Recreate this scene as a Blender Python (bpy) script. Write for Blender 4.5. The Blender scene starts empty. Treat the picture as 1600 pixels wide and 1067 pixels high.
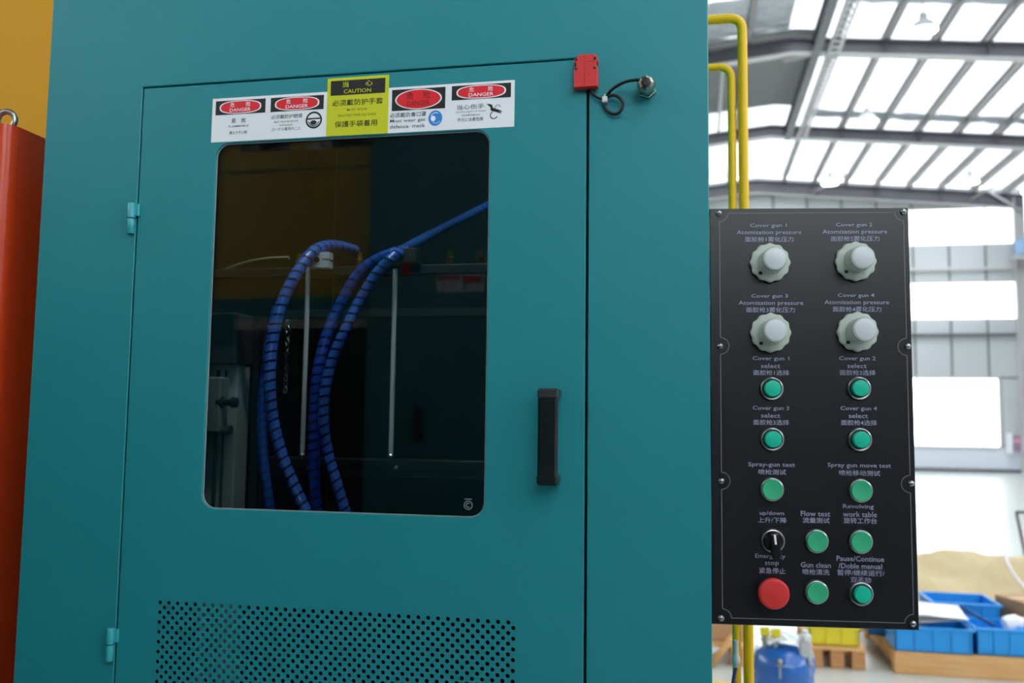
import bpy, math, random
from math import sin, cos, pi, radians, sqrt, atan2
from mathutils import Vector, Matrix
random.seed(7)
C = bpy.context.scene.collection
SC = bpy.context.scene

# ------------------------------------------------------------------ camera, sky, exposure
YAW, PITCH, ROLL, FPX, HC, DC = radians(11.4), radians(5.0), radians(0.72), 1408.0, 1.5, 1.15
fw = Vector((-sin(YAW)*cos(PITCH), cos(YAW)*cos(PITCH), sin(PITCH)))
rt0 = Vector((cos(YAW), sin(YAW), 0)); up0 = rt0.cross(fw)
rt = rt0*cos(ROLL) + up0*sin(ROLL); up = up0*cos(ROLL) - rt0*sin(ROLL)
CAM = Vector((0, -DC, HC))
cd = bpy.data.cameras.new('camera'); cam = bpy.data.objects.new('camera', cd); C.objects.link(cam)
cam.matrix_world = Matrix(((rt.x, up.x, -fw.x, CAM.x), (rt.y, up.y, -fw.y, CAM.y), (rt.z, up.z, -fw.z, CAM.z), (0, 0, 0, 1)))
cd.sensor_width = 36; cd.lens = 36*FPX/1600; cd.clip_start = 0.02; cd.clip_end = 300
cd.dof.use_dof = True; cd.dof.focus_distance = 1.2; cd.dof.aperture_fstop = 4.8
SC.camera = cam
W = bpy.data.worlds.new('overcast'); SC.world = W; W.use_nodes = True
bg = W.node_tree.nodes['Background']; bg.inputs[0].default_value = (0.93, 0.97, 1.0, 1); bg.inputs[1].default_value = 3.4
SC.view_settings.view_transform = 'Standard'; SC.view_settings.look = 'None'
SC.view_settings.exposure = 1.08; SC.view_settings.gamma = 1; SC.view_settings.use_curve_mapping = False
SC.cycles.max_bounces = 10; SC.cycles.transparent_max_bounces = 16; SC.cycles.diffuse_bounces = 5
SC.cycles.caustics_reflective = False; SC.cycles.caustics_refractive = False

def hit(px, py, Y):
    d = rt*((px-800)/FPX) - up*((py-533.5)/FPX) + fw
    return CAM + d*((Y-CAM.y)/d.y)

# ------------------------------------------------------------------ materials
def s2l(c):
    return tuple((v/255/12.92 if v/255 <= .04045 else ((v/255+.055)/1.055)**2.4) for v in c)
MATS = {}
def mat(name, rgb, rough=.5, metal=0, var=.06, scale=20, bump=0, bscale=200, spec=.5, coat=0, trans=None, lin=False):
    if name in MATS: return MATS[name]
    m = bpy.data.materials.new(name); m.use_nodes = True; nt = m.node_tree; N = nt.nodes; L = nt.links
    b = N['Principled BSDF']; col = rgb if lin else s2l(rgb)
    tc = N.new('ShaderNodeTexCoord'); nz = N.new('ShaderNodeTexNoise'); nz.inputs['Scale'].default_value = scale
    nz.inputs['Detail'].default_value = 4
    L.new(tc.outputs['Object'], nz.inputs['Vector'])
    mx = N.new('ShaderNodeMix'); mx.data_type = 'RGBA'
    mx.inputs[6].default_value = tuple(v*(1-var) for v in col)+(1,); mx.inputs[7].default_value = tuple(min(1, v*(1+var)) for v in col)+(1,)
    L.new(nz.outputs[0], mx.inputs[0]); L.new(mx.outputs[2], b.inputs['Base Color'])
    b.inputs['Roughness'].default_value = rough; b.inputs['Metallic'].default_value = metal
    b.inputs['Specular IOR Level'].default_value = spec; b.inputs['Coat Weight'].default_value = coat
    if bump:
        n2 = N.new('ShaderNodeTexNoise'); n2.inputs['Scale'].default_value = bscale
        L.new(tc.outputs['Object'], n2.inputs['Vector'])
        bp = N.new('ShaderNodeBump'); bp.inputs['Strength'].default_value = bump; bp.inputs['Distance'].default_value = .002
        L.new(n2.outputs[0], bp.inputs['Height']); L.new(bp.outputs[0], b.inputs['Normal'])
    MATS[name] = m; return m

def mat_clear(name, rgb, tmix, rough=.03, ior=1.49, diff=(.8, .8, .8)):
    """thin tinted sheet: coloured transmission, Fresnel gloss, a little diffuse haze"""
    m = bpy.data.materials.new(name); m.use_nodes = True; nt = m.node_tree; N = nt.nodes; L = nt.links
    N.remove(N['Principled BSDF']); out = N['Material Output']
    t = N.new('ShaderNodeBsdfTransparent'); t.inputs[0].default_value = rgb+(1,)
    d = N.new('ShaderNodeBsdfTranslucent'); d.inputs[0].default_value = diff+(1,)
    g = N.new('ShaderNodeBsdfGlossy'); g.inputs['Roughness'].default_value = rough
    fr = N.new('ShaderNodeFresnel'); fr.inputs[0].default_value = ior
    a = N.new('ShaderNodeMixShader'); a.inputs[0].default_value = 1-tmix
    L.new(t.outputs[0], a.inputs[1]); L.new(d.outputs[0], a.inputs[2])
    b = N.new('ShaderNodeMixShader'); L.new(fr.outputs[0], b.inputs[0]); L.new(a.outputs[0], b.inputs[1]); L.new(g.outputs[0], b.inputs[2])
    L.new(b.outputs[0], out.inputs[0]); MATS[name] = m; return m

def mat_wood(name, a, b):
    m = bpy.data.materials.new(name); m.use_nodes = True; nt = m.node_tree; N = nt.nodes; L = nt.links
    p = N['Principled BSDF']; tc = N.new('ShaderNodeTexCoord'); mp = N.new('ShaderNodeMapping'); mp.inputs['Scale'].default_value = (2, 14, 22)
    nz = N.new('ShaderNodeTexNoise'); nz.inputs['Scale'].default_value = 2.5; nz.inputs['Detail'].default_value = 6
    mx = N.new('ShaderNodeMix'); mx.data_type = 'RGBA'; mx.inputs[6].default_value = s2l(a)+(1,); mx.inputs[7].default_value = s2l(b)+(1,)
    L.new(tc.outputs['Object'], mp.inputs[0]); L.new(mp.outputs[0], nz.inputs['Vector']); L.new(nz.outputs[0], mx.inputs[0]); L.new(mx.outputs[2], p.inputs['Base Color'])
    p.inputs['Roughness'].default_value = .75; MATS[name] = m; return m

def mat_emit(name, rgb, st):
    m = bpy.data.materials.new(name); m.use_nodes = True; b = m.node_tree.nodes['Principled BSDF']
    b.inputs['Base Color'].default_value = rgb+(1,); b.inputs['Emission Color'].default_value = rgb+(1,); b.inputs['Emission Strength'].default_value = st
    MATS[name] = m; return m

TEAL = mat('teal_powder_coat', (.014, .245, .285), .42, var=.04, scale=6, bump=.08, bscale=900, spec=.4, lin=True)
TEALH = mat('teal_hinge_paint', (.03, .36, .40), .35, lin=True)
BLACKIN = mat('black_interior', (13, 14, 15), .8, spec=.2)
ORANGE = mat('orange_yellow_paint', (.62, .30, .008), .55, var=.04, scale=3, spec=.25, lin=True)
YELM = mat('yellow_machine_paint', (.66, .46, .05), .45, var=.04, scale=3, lin=True)
RED = mat('red_orange_paint', (.72, .06, .012), .30, var=.05, lin=True)
GOLDP = mat('yellow_pipe_paint', (.80, .46, .004), .45, spec=.3, lin=True)
WHITE = mat('white_vinyl', (242, 243, 248), .4, var=.02)
YEL = mat('yellow_vinyl', (208, 212, 30), .4, var=.03)
INK = mat('black_ink', (24, 22, 22), .45)
GREYINK = mat('grey_ink', (92, 96, 104), .5)
REDINK = mat('red_ink', (236, 30, 46), .4)
DREDINK = mat('dark_red_ink', (120, 22, 30), .4)
BLUEINK = mat('blue_ink', (44, 140, 222), .4)
OLIVEINK = mat('olive_ink', (120, 122, 24), .5)
LINEINK = mat('light_grey_print', (176, 178, 186), .5)
LAVINK = mat('lavender_print', (158, 158, 186), .5)
PANELB = mat('black_anodised', (10, 11, 18), .34, var=.12, scale=9, spec=.55)
PLRED = mat('red_plastic', (214, 44, 44), .4)
HOLE = mat('dark_hole', (40, 14, 12), .6)
RUBBER = mat('black_rubber', (20, 20, 22), .45)
PLBLACK = mat('black_gloss_plastic', (16, 16, 17), .3)
NICKEL = mat('nickel_plate', (190, 190, 180), .22, metal=1)
CHROME = mat('chrome', (165, 165, 168), .28, metal=1)
STEEL = mat('zinc_steel', (180, 180, 178), .3, metal=1)
ALU = mat('anodised_aluminium', (186, 190, 190), .38, metal=.1, var=.04)
DARKM = mat('black_profile', (38, 37, 38), .5)
DALU = mat('dark_profile', (70, 66, 66), .5, metal=.3)
BEIGE = mat('beige_plastic', (182, 190, 180), .45, var=.05, scale=40)
LBEIGE = mat('light_grey_plastic', (206, 210, 214), .28, var=.03)
GREEN1 = mat('emerald_lens', (.002, .50, .32), .35, lin=True)
GREEN2 = mat('green_lens', (.03, .42, .21), .45, lin=True)
ESTOP = mat('red_mushroom', (214, 48, 50), .45, var=.03)
BLUEH = mat('blue_hose', (14, 36, 120), .35)
BLUEW = mat('pale_blue_wrap', (72, 122, 222), .22)
DBLUEH = mat('dark_blue_hose', (22, 44, 110), .4)
STEELG = mat('grey_steel_paint', (98, 98, 104), .5, var=.08, scale=2)
WSTEEL = mat('white_steel_paint', (200, 198, 198), .5)
PURL = mat('purlin_grey', (150, 148, 148), .5)
CLAD = mat('pale_cladding', (196, 200, 202), .5, var=.05, scale=1)
JOINT = mat('joint_grey', (120, 124, 128), .6)
DADO = mat('white_render', (226, 230, 238), .7)
OPAQ = mat('grey_roof_sheet', (128, 128, 128), .6, var=.05)
FLOOR = mat('epoxy_floor', (196, 198, 192), .22, var=.06, scale=.8, bump=.05, bscale=4, spec=.7)
GROUND = mat('outdoor_concrete', (170, 170, 165), .8)
BLUEP = mat('blue_crate_plastic', (.012, .29, .74), .4, var=.08, lin=True)
DBLUEP = mat('deep_blue_crate_plastic', (.01, .12, .36), .4, lin=True)
YELP = mat('yellow_crate_plastic', (.72, .60, .02), .4, lin=True)
TANKB = mat('blue_tank_enamel', (.012, .12, .46), .25, coat=.4, lin=True)
PAPER = mat('white_paper', (232, 234, 238), .6)
KRAFT = mat('kraft_paper', (190, 170, 132), .85, var=.12, scale=5, bump=.5, bscale=8)
CARD = mat('brown_cardboard', (178, 138, 100), .8)
SILV = mat('silver_tank_lid', (200, 204, 214), .3, metal=.4)
BRASS = mat('brass', (150, 125, 75), .35, metal=1)
BROWN = mat_wood('pine_board', (196, 140, 80), (226, 184, 128))
BROWN2 = mat_wood('dark_pine_board', (168, 108, 62), (206, 158, 104))
WINGLASS = mat_clear('hall_window_glass', (.93, .96, .96), .97)
FOIL = mat_clear('translucent_roof_sheet', (.86, .88, .9), .62, rough=.4, ior=1.2)
TINT = mat_clear('smoked_acrylic', (.66, .70, .70), 1.0, rough=.015, ior=1.52)
LAMPE = mat_emit('lamp_diffuser', (1, 1, 1), 4)

# ------------------------------------------------------------------ mesh helpers
CABF = lambda a, b, h: Vector((a, -h, b))
TH = radians(6.7); PO = Vector((0.0214, 0, 0))
PANF = lambda a, b, h: PO + Vector((a*cos(TH)+h*sin(TH), a*sin(TH)-h*cos(TH), b))
OPPY = -2.0
OPPF = lambda a, b, h: Vector((-a, OPPY+h, b))
ID = lambda a, b, h: Vector((a, b, h))
def panhit(px, py, h):
    n = Vector((sin(TH), -cos(TH), 0)); d = rt*((px-800)/FPX) - up*((py-533.5)/FPX) + fw
    t = ((PO+n*h-CAM).dot(n))/d.dot(n); P = CAM+d*t-PO
    return P.dot(Vector((cos(TH), sin(TH), 0))), P.z

class MB:
    def __init__(s, F=ID): s.v = []; s.f = []; s.m = []; s.sm = []; s.F = F; s.mats = []
    def mi(s, m):
        if m not in s.mats: s.mats.append(m)
        return s.mats.index(m)
    def add(s, vs, fs, m, smooth=False, raw=False):
        o = len(s.v); s.v += [Vector(v) if raw else s.F(*v) for v in vs]; k = s.mi(m)
        for f in fs: s.f.append([o+i for i in f]); s.m.append(k); s.sm.append(smooth)
    def box(s, a0, a1, b0, b1, c0, c1, m, ch=0):
        """in the local frame (a, b, c); ch = chamfer on every edge"""
        if ch <= 0:
            vs = [(a, b, c) for a in (a0, a1) for b in (b0, b1) for c in (c0, c1)]
            s.add(vs, [(0, 1, 3, 2), (4, 6, 7, 5), (0, 4, 5, 1), (2, 3, 7, 6), (0, 2, 6, 4), (1, 5, 7, 3)], m); return
        lo = (a0, b0, c0); hi = (a1, b1, c1); vs = []; idx = {}
        for i in (0, 1):
            for j in (0, 1):
                for k in (0, 1):
                    for ax in range(3):
                        p = [(lo, hi)[i][0], (lo, hi)[j][1], (lo, hi)[k][2]]
                        sg = (i, j, k)
                        for q in range(3):
                            if q != ax: p[q] += ch if sg[q] == 0 else -ch
                        idx[(i, j, k, ax)] = len(vs); vs.append(tuple(p))
        fs = []
        for ax in range(3):
            o = [q for q in range(3) if q != ax]
            for sd in (0, 1):
                ring = []
                for (u, w) in ((0, 0), (1, 0), (1, 1), (0, 1)):
                    key = [0, 0, 0]; key[ax] = sd; key[o[0]] = u; key[o[1]] = w
                    ring.append(idx[tuple(key)+(ax,)])
                fs.append(ring)
            for (u, w) in ((0, 0), (1, 0), (1, 1), (0, 1)):   # edges along ax
                k0 = [0, 0, 0]; k0[o[0]] = u; k0[o[1]] = w; k1 = list(k0); k1[ax] = 1
                fs.append([idx[tuple(k0)+(o[0],)], idx[tuple(k1)+(o[0],)], idx[tuple(k1)+(o[1],)], idx[tuple(k0)+(o[1],)]])
        for i in (0, 1):
            for j in (0, 1):
                for k in (0, 1): fs.append([idx[(i, j, k, q)] for q in range(3)])
        s.add(vs, fs, m)
    def lathe(s, o, ax, prof, n, m, smooth=True, lobes=0, amp=0, start=0):
        """prof: list of (radius, height along ax); o and ax in the local frame"""
        o = Vector(o); ax = Vector(ax).normalized()
        t = Vector((1, 0, 0)) if abs(ax.x) < .9 else Vector((0, 1, 0)); u = ax.cross(t).normalized(); w = ax.cross(u)
        vs = []; fs = []
        for r, h in prof:
            for i in range(n):
                a = 2*pi*i/n+start; rr = r*(1+(amp*cos(lobes*a) if lobes else 0))
                vs.append(tuple(o+ax*h+u*(rr*cos(a))+w*(rr*sin(a))))
        for k in range(len(prof)-1):
            for i in range(n):
                j = (i+1) % n; fs.append((k*n+i, k*n+j, (k+1)*n+j, (k+1)*n+i))
        s.add(vs, fs, m, smooth)
        s.add(vs[:n], [list(range(n))], m); s.add(vs[-n:], [list(range(n))], m)
    def tube(s, pts, r, n, m, closed=False, caps=True, radf=None):
        P = [Vector(p) for p in pts]; vs = []; fs = []; N = len(P); prev = None
        for i, p in enumerate(P):
            if closed: t = P[(i+1) % N]-P[i-1]
            else: t = P[min(i+1, N-1)]-P[max(i-1, 0)]
            t.normalize()
            if prev is None: q = Vector((0, 0, 1)) if abs(t.z) < .9 else Vector((1, 0, 0)); u = t.cross(q).normalized()
            else: u = (prev-t*prev.dot(t)).normalized()
            prev = u; w = t.cross(u); rr = radf(i) if radf else r
            for k in range(n): a = 2*pi*k/n; vs.append(tuple(p+u*rr*cos(a)+w*rr*sin(a)))
        for i in range(N if closed else N-1):
            j = (i+1) % N
            for k in range(n): l = (k+1) % n; fs.append((i*n+k, i*n+l, j*n+l, j*n+k))
        s.add(vs, fs, m, True)
        if caps and not closed: s.add(vs[:n], [list(range(n))], m); s.add(vs[-n:], [list(range(n))], m)
    def prism(s, poly, h0, h1, m):
        """poly in (a, b), extruded along the third local axis"""
        n = len(poly); vs = [(a, b, h0) for a, b in poly]+[(a, b, h1) for a, b in poly]
        s.add(vs, [list(range(n))[::-1], list(range(n, 2*n))]+[(i, (i+1) % n, n+(i+1) % n, n+i) for i in range(n)], m)
    def build(s, name, parent=None, **kw):
        lo = Vector((min(v[i] for v in s.v) for i in range(3))); hi = Vector((max(v[i] for v in s.v) for i in range(3)))
        o = Vector(((lo.x+hi.x)/2, (lo.y+hi.y)/2, lo.z))
        me = bpy.data.meshes.new(name); me.from_pydata([tuple(v-o) for v in s.v], [], s.f)
        for m in s.mats: me.materials.append(m)
        me.polygons.foreach_set('material_index', s.m); me.polygons.foreach_set('use_smooth', s.sm)
        import bmesh
        if not kw.pop('raw', False):
            bm = bmesh.new(); bm.from_mesh(me); bmesh.ops.remove_doubles(bm, verts=bm.verts, dist=1e-6)
            bmesh.ops.recalc_face_normals(bm, faces=bm.faces)
            for e in bm.edges:
                if len(e.link_faces) == 2 and e.calc_face_angle(0) > radians(38): e.smooth = False
            bm.to_mesh(me); bm.free()
        me.update()
        ob = bpy.data.objects.new(name, me); C.objects.link(ob); ob.location = o; WL[ob.name] = o.copy()
        if parent: ob.parent = parent; ob.matrix_parent_inverse = Matrix.Translation(-WL[parent.name])
        for k, v in kw.items(): ob[k] = v
        return ob
WL = {}
def thing(name, loc, label, category, group=None):
    o = bpy.data.objects.new(name, None); C.objects.link(o); o.location = loc; WL[o.name] = Vector(loc)
    o['label'] = label; o['category'] = category
    if group: o['group'] = group
    return o
def kids(o): return [c for c in bpy.data.objects if c.parent == o]
def copy_tree(o, delta, parent=None, first=True, **kw):
    ch = kids(o); c = o.copy(); C.objects.link(c); WL[c.name] = WL[o.name]+Vector(delta)
    if first: c.location = o.location+Vector(delta)
    if parent: inv = o.matrix_parent_inverse.copy(); c.parent = parent; c.matrix_parent_inverse = inv
    for k, v in kw.items(): c[k] = v
    for q in ch: copy_tree(q, (0, 0, 0), c, False)
    return c
def arc(cx, cy, r, a0, a1, n): return [(cx+r*cos(radians(a0+(a1-a0)*i/n)), cy+r*sin(radians(a0+(a1-a0)*i/n))) for i in range(n+1)]
def smooth_path(pts, n=8):
    P = [Vector(p) for p in pts]; out = []
    for i in range(len(P)-1):
        a, b, c, d = P[max(i-1, 0)], P[i], P[i+1], P[min(i+2, len(P)-1)]
        for k in range(n):
            t = k/n; out.append(.5*((2*b)+(c-a)*t+(2*a-5*b+4*c-d)*t*t+(3*b-a-3*c+d)*t**3))
    out.append(P[-1]); return out
def plate(mb, A0, A1, B0, B1, h0, h1, m, hole=None, r=.003, ch=.001, front=True):
    """sheet seen from +h; hole = (a0, a1, b0, b1) with corner radius r"""
    c = ch
    outer1 = [(A0, B0, h1-c), (A1, B0, h1-c), (A1, B1, h1-c), (A0, B1, h1-c)]
    outer2 = [(A0+c, B0+c, h1), (A1-c, B0+c, h1), (A1-c, B1-c, h1), (A0+c, B1-c, h1)]
    base = [(A0, B0, h0), (A1, B0, h0), (A1, B1, h0), (A0, B1, h0)]
    q = [(i, (i+1) % 4, 4+(i+1) % 4, 4+i) for i in range(4)]
    mb.add(base+outer1, q, m); mb.add(outer1+outer2, q, m)
    if not hole:
        mb.add(outer2, [(0, 1, 2, 3)], m); mb.add(base, [(0, 3, 2, 1)], m); return
    a0, a1, b0, b1 = hole; n = 6
    def ring(g, h):
        rr = r+g
        cs = [(a0+r, b0+r, 180), (a1-r, b0+r, 270), (a1-r, b1-r, 0), (a0+r, b1-r, 90)]
        return [[(x, y, h) for x, y in arc(cx, cy, rr, s, s+90, n)] for cx, cy, s in cs]
    for (h, oc, g) in ((h1, outer2, c), (h0, base, 0)):
        R = ring(g, h)
        for k in range(4):
            mb.add([oc[k]]+R[k], [(0, i+2, i+1) for i in range(n)], m)
            mb.add([oc[k], oc[(k+1) % 4], R[(k+1) % 4][0], R[k][-1]], [(0, 1, 2, 3)], m)
    R2 = sum(ring(c, h1), []); R1 = sum(ring(0, h1-c), []); R0 = sum(ring(0, h0), []); N = len(R1)
    q = [(i, (i+1) % N, N+(i+1) % N, N+i) for i in range(N)]
    mb.add(R2+R1, q, m); mb.add(R1+R0, q, m)

TXT = {}
def glyphs(s):
    if s in TXT: return TXT[s]
    cu = bpy.data.curves.new('t', 'FONT'); cu.body = s; cu.size = 1; cu.resolution_u = 2; cu.offset = .006; cu.align_x = 'LEFT'
    ob = bpy.data.objects.new('t', cu); C.objects.link(ob)
    dg = bpy.context.evaluated_depsgraph_get(); ev = ob.evaluated_get(dg); me = ev.to_mesh()
    vs = [(v.co.x, v.co.y) for v in me.vertices]; fs = [list(p.vertices) for p in me.polygons]
    ev.to_mesh_clear(); bpy.data.objects.remove(ob); bpy.data.curves.remove(cu)
    xs = [v[0] for v in vs]; ys = [v[1] for v in vs]
    TXT[s] = (vs, fs, min(xs), max(xs), min(ys), max(ys)); return TXT[s]
def text(mb, s, cx, cy, w, hgt, h, m, shear=0):
    """write s centred on (cx, cy), w wide and hgt high, at height h over the surface"""
    vs, fs, x0, x1, y0, y1 = glyphs(s); sx = w/(x1-x0); sy = hgt/(y1-y0)
    mb.add([(cx+(x-(x0+x1)/2)*sx, cy+(y-(y0+y1)/2)*sy, h) for x, y in vs], fs, m)
def rect(mb, a0, a1, b0, b1, h, m): mb.add([(a0, b0, h), (a1, b0, h), (a1, b1, h), (a0, b1, h)], [(0, 1, 2, 3)], m)
def poly(mb, pts, h, m): mb.add([(a, b, h) for a, b in pts], [list(range(len(pts)))], m)
def oval(cx, cy, rx, ry, n=36, p=2.0):
    return [(cx+rx*abs(cos(t))**(2/p)*(1 if cos(t) >= 0 else -1), cy+ry*abs(sin(t))**(2/p)*(1 if sin(t) >= 0 else -1)) for t in (2*pi*i/n for i in range(n))]
def ringflat(mb, cx, cy, r0, r1, h, m, a0=0, a1=360, n=24, ky=1):
    p = arc(0, 0, 1, a0, a1, n); vs = [(cx+x*r0, cy+y*r0*ky, h) for x, y in p]+[(cx+x*r1, cy+y*r1*ky, h) for x, y in p]; N = len(p)
    mb.add(vs, [(i, i+1, N+i+1, N+i) for i in range(N-1)], m)
def struct(mb, name, **kw): return mb.build(name, kind='structure', **kw)

# ------------------------------------------------------------------ the hall
XL, XR, YF, YB, RX, RZ, SL = -6.4, 10.8, -9.0, 31.2, 2.2, 10.24, .098
def roofz(x): return RZ-abs(x-RX)*SL
b = MB(); b.box(XL-.3, XR+.3, YF-.3, YB+.3, -.12, 0, FLOOR); struct(b, 'floor')
b = MB(); b.box(-60, 70, -50, 90, -.30, -.14, GROUND); struct(b, 'ground')

def clad_wall(name, F, a0, a1, bands, pitch, top, sides=1):
    """bands: (z0, z1, kind, a_end); panel strips proud of a joint-coloured backing"""
    b = MB(F)
    for z0, z1, kd, ae in bands:
        if kd == 'win':
            if ae < a1: b.box(ae, a1, z0, z1, -.12, -.03, JOINT)
        else: b.box(a0, a1, z0, z1, -.12, -.03, DADO if kd == 'dado' else JOINT)
    w = struct(b, name)
    proto = {}
    for z0, z1, kd, ae in bands:
        if kd == 'win':
            n = MB(F); n.box(a0, ae, z0, z1, -.085, -.075, WINGLASS)
            n.build('window_pane', w)
            f = MB(F); f.box(a0, ae, z0-.04, z0+.03, -.1, 0, WSTEEL); f.box(a0, ae, z1-.03, z1+.04, -.1, 0, WSTEEL); f.box(ae-.04, ae+.04, z0, z1, -.1, 0, WSTEEL)
            f.build('window_frame', w)
            if ae < a1: p = MB(F); p.box(ae+.06, a1, z0+.03, z1-.03, -.03, 0, CLAD); p.build('wall_panel', w)
            x = a0+pitch*2
            while x < ae-.3:
                mu = MB(F); mu.box(x-.02, x+.02, z0+.03, z1-.03, -.07, -.02, WSTEEL); mu.build('mullion', w); x += pitch*2
        elif kd == 'clad':
            x = a0
            while x < a1-.05:
                e = min(x+pitch-.07, a1); key = (round(e-x, 3), z0)
                if key in proto:
                    c = proto[key].copy(); C.objects.link(c); d = F(x, 0, 0)-F(proto[key]['x0'], 0, 0); c.location = proto[key].location+d
                    WL[c.name] = c.location.copy()
                else:
                    p = MB(F); p.box(x, e, z0+.03, z1-.03, -.03, 0, CLAD, ch=.012); proto[key] = p.build('wall_panel', w, x0=x)
                x += pitch
    return w
backF = lambda a, b, h: Vector((a, YB-h, b))
wb = clad_wall('wall_back', backF, XL+.1, XR, [(0, .8, 'dado', 0), (.8, 3.1, 'win', 9.93), (3.1, 5.05, 'clad', 0), (5.05, 6.32, 'win', 10.75), (6.32, 7.58, 'clad', 0), (7.58, 8.85, 'win', 10.62), (8.85, 9.5, 'clad', 0)], 1.14, 0)
for z, th, m, d in ((6.76, .1, WSTEEL, .12), (4.52, .09, STEELG, .12), (.03, .14, STEELG, .04)):
    b = MB(backF); b.box(XL+.1, XR, z-th/2, z+th/2, 0, d, m); b.build('wall_rail', wb)
b = MB(backF); b.prism([(XL, 9.5), (XR, 9.5), (XR, roofz(XR)-.03), (RX, roofz(RX)-.03), (XL, roofz(XL)-.03)], -.12, -.02, CLAD); b.build('gable_infill', wb)
rightF = lambda a, b, h: Vector((XR+.12-h, a, b))
clad_wall('wall_right', rightF, YF, YB, [(0, .9, 'dado', 0), (.9, 5.05, 'clad', 0), (5.05, 8.3, 'win', YB-.6), (8.3, 9.5, 'clad', 0)], 2.4, 0)
leftF = lambda a, b, h: Vector((XL-.12+h, a, b))
clad_wall('wall_left', leftF, YF, YB, [(0, 4.2, 'clad', 0), (4.2, 5.8, 'win', YB-.6), (5.8, 9.5, 'clad', 0)], 2.4, 0)
frontF = lambda a, b, h: Vector((XR+.4-a, YF+h, b))
clad_wall('wall_front', frontF, .4, 16.9, [(0, 3.2, 'clad', 0), (3.2, 8.0, 'win', 10.2), (8.0, 9.4, 'clad', 0)], 2.4, 0)

# roof: translucent sheets, one per bay and slope strip, resting on the purlins
b = MB()
b.add([(XL-.2, YF-.1, roofz(XL-.2)+.02), (XL-.2, YB+.1, roofz(XL-.2)+.02), (RX-2.6, YF-.1, roofz(RX-2.6)+.02), (RX-2.6, YB+.1, roofz(RX-2.6)+.02)], [(0, 1, 3, 2)], OPAQ)
roof = struct(b, 'ceiling')
FR = [-5, 1, 7, 13, 19, 25, 31]
edges = [-9, -5, 1, 7, 13, 19, 25, 31.2]
def sheet(x0, x1, y0, y1, m, name):
    b = MB(); b.add([(x0, y0, roofz(x0)), (x1, y0, roofz(x1)), (x1, y1, roofz(x1)), (x0, y1, roofz(x0)),
                     (x0, y0, roofz(x0)+.02), (x1, y0, roofz(x1)+.02), (x1, y1, roofz(x1)+.02), (x0, y1, roofz(x0)+.02)],
                    [(0, 3, 2, 1), (4, 5, 6, 7), (0, 1, 5, 4), (1, 2, 6, 5), (2, 3, 7, 6), (3, 0, 4, 7)], m)
    return b.build(name, roof)
PX = [RX+.95+1.015*k for k in range(8)]
for i in range(len(edges)-1):
    y0, y1 = edges[i]+.01, edges[i+1]-.01
    near = y1 < 8
    if i == 5:
        sheet(RX-2.6, RX, y0, 23.9, OPAQ, 'opaque_roof_sheet'); sheet(RX, RX+.55, y0, 23.9, OPAQ, 'opaque_roof_sheet')
        sheet(RX-2.6, RX, 23.92, y1, FOIL, 'roof_sheet'); sheet(RX, RX+.55, 23.92, y1, FOIL, 'roof_sheet')
    else: sheet(RX-2.6, RX, y0, y1, OPAQ if near else FOIL, 'roof_sheet'); sheet(RX, RX+.55, y0, y1, FOIL, 'roof_sheet')
    if near: sheet(XL, RX-2.6, y0, y1, OPAQ, 'opaque_roof_sheet')
    xs = [RX+.56]+[p for p in PX[1:]]+[XR+.2]
    for k in range(len(xs)-1):
        sheet(xs[k]+.01, xs[k+1]-.01, y0, y1, OPAQ if near and k % 2 else FOIL, 'opaque_roof_sheet' if near and k % 2 else 'roof_sheet')
proto = None
for k, x in enumerate([RX-.95-1.015*j for j in range(8)]+PX):
    b = MB(); z = roofz(x)
    b.box(x-.055, x+.055, YF, YB, z-.03, z-.005, PURL); b.box(x-.012, x+.012, YF, YB, z-.2, z-.03, PURL); b.box(x-.055, x+.055, YF, YB, z-.225, z-.2, PURL)
    b.build('purlin', kind='structure')
for y in FR:
    rf = None
    b = MB()
    for sgn, xe in ((1, XR), (-1, XL)):
        za, zb = roofz(RX)-.23, roofz(xe)-.23; hb = .48 if y == 31 else .36
        for (d0, d1, w, m) in ((0, -.03, .11, STEELG), (-.03, -hb+.03, .015, STEELG), (-hb+.03, -hb, .11, WSTEEL)):  # bottom flange white: the light it catches is put into the paint
            b.add([(RX, y-w, za+d0), (xe, y-w, zb+d0), (xe, y+w, zb+d0), (RX, y+w, za+d0), (RX, y-w, za+d1), (xe, y-w, zb+d1), (xe, y+w, zb+d1), (RX, y+w, za+d1)],
                  [(0, 1, 2, 3), (4, 7, 6, 5), (0, 4, 5, 1), (3, 2, 6, 7), (0, 3, 7, 4), (1, 5, 6, 2)], m)
    rf = b.build('roof_rafter', kind='structure')
    for xe, s in ((XR, -1), (XL, 1)):
        c = MB(); xa = xe+s*.02; zt = roofz(xe)-.3
        c.box(min(xa, xa+s*.03), max(xa, xa+s*.03), y-.1, y+.1, 0, zt, WSTEEL); c.box(min(xa+s*.03, xa+s*.3), max(xa+s*.03, xa+s*.3), y-.01, y+.01, 0, zt, WSTEEL)
        c.box(min(xa+s*.3, xa+s*.33), max(xa+s*.3, xa+s*.33), y-.1, y+.1, 0, zt, WSTEEL); c.build('column', kind='structure')
    for x in (4.15, 6.2, 8.2):                                   # stiffener plates on the rafters
        c = MB(); z = roofz(x)-.23; c.box(x-.012, x+.012, y-.1, y+.1, z-.34, z-.02, STEELG); c.build('stiffener', rf)
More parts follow.
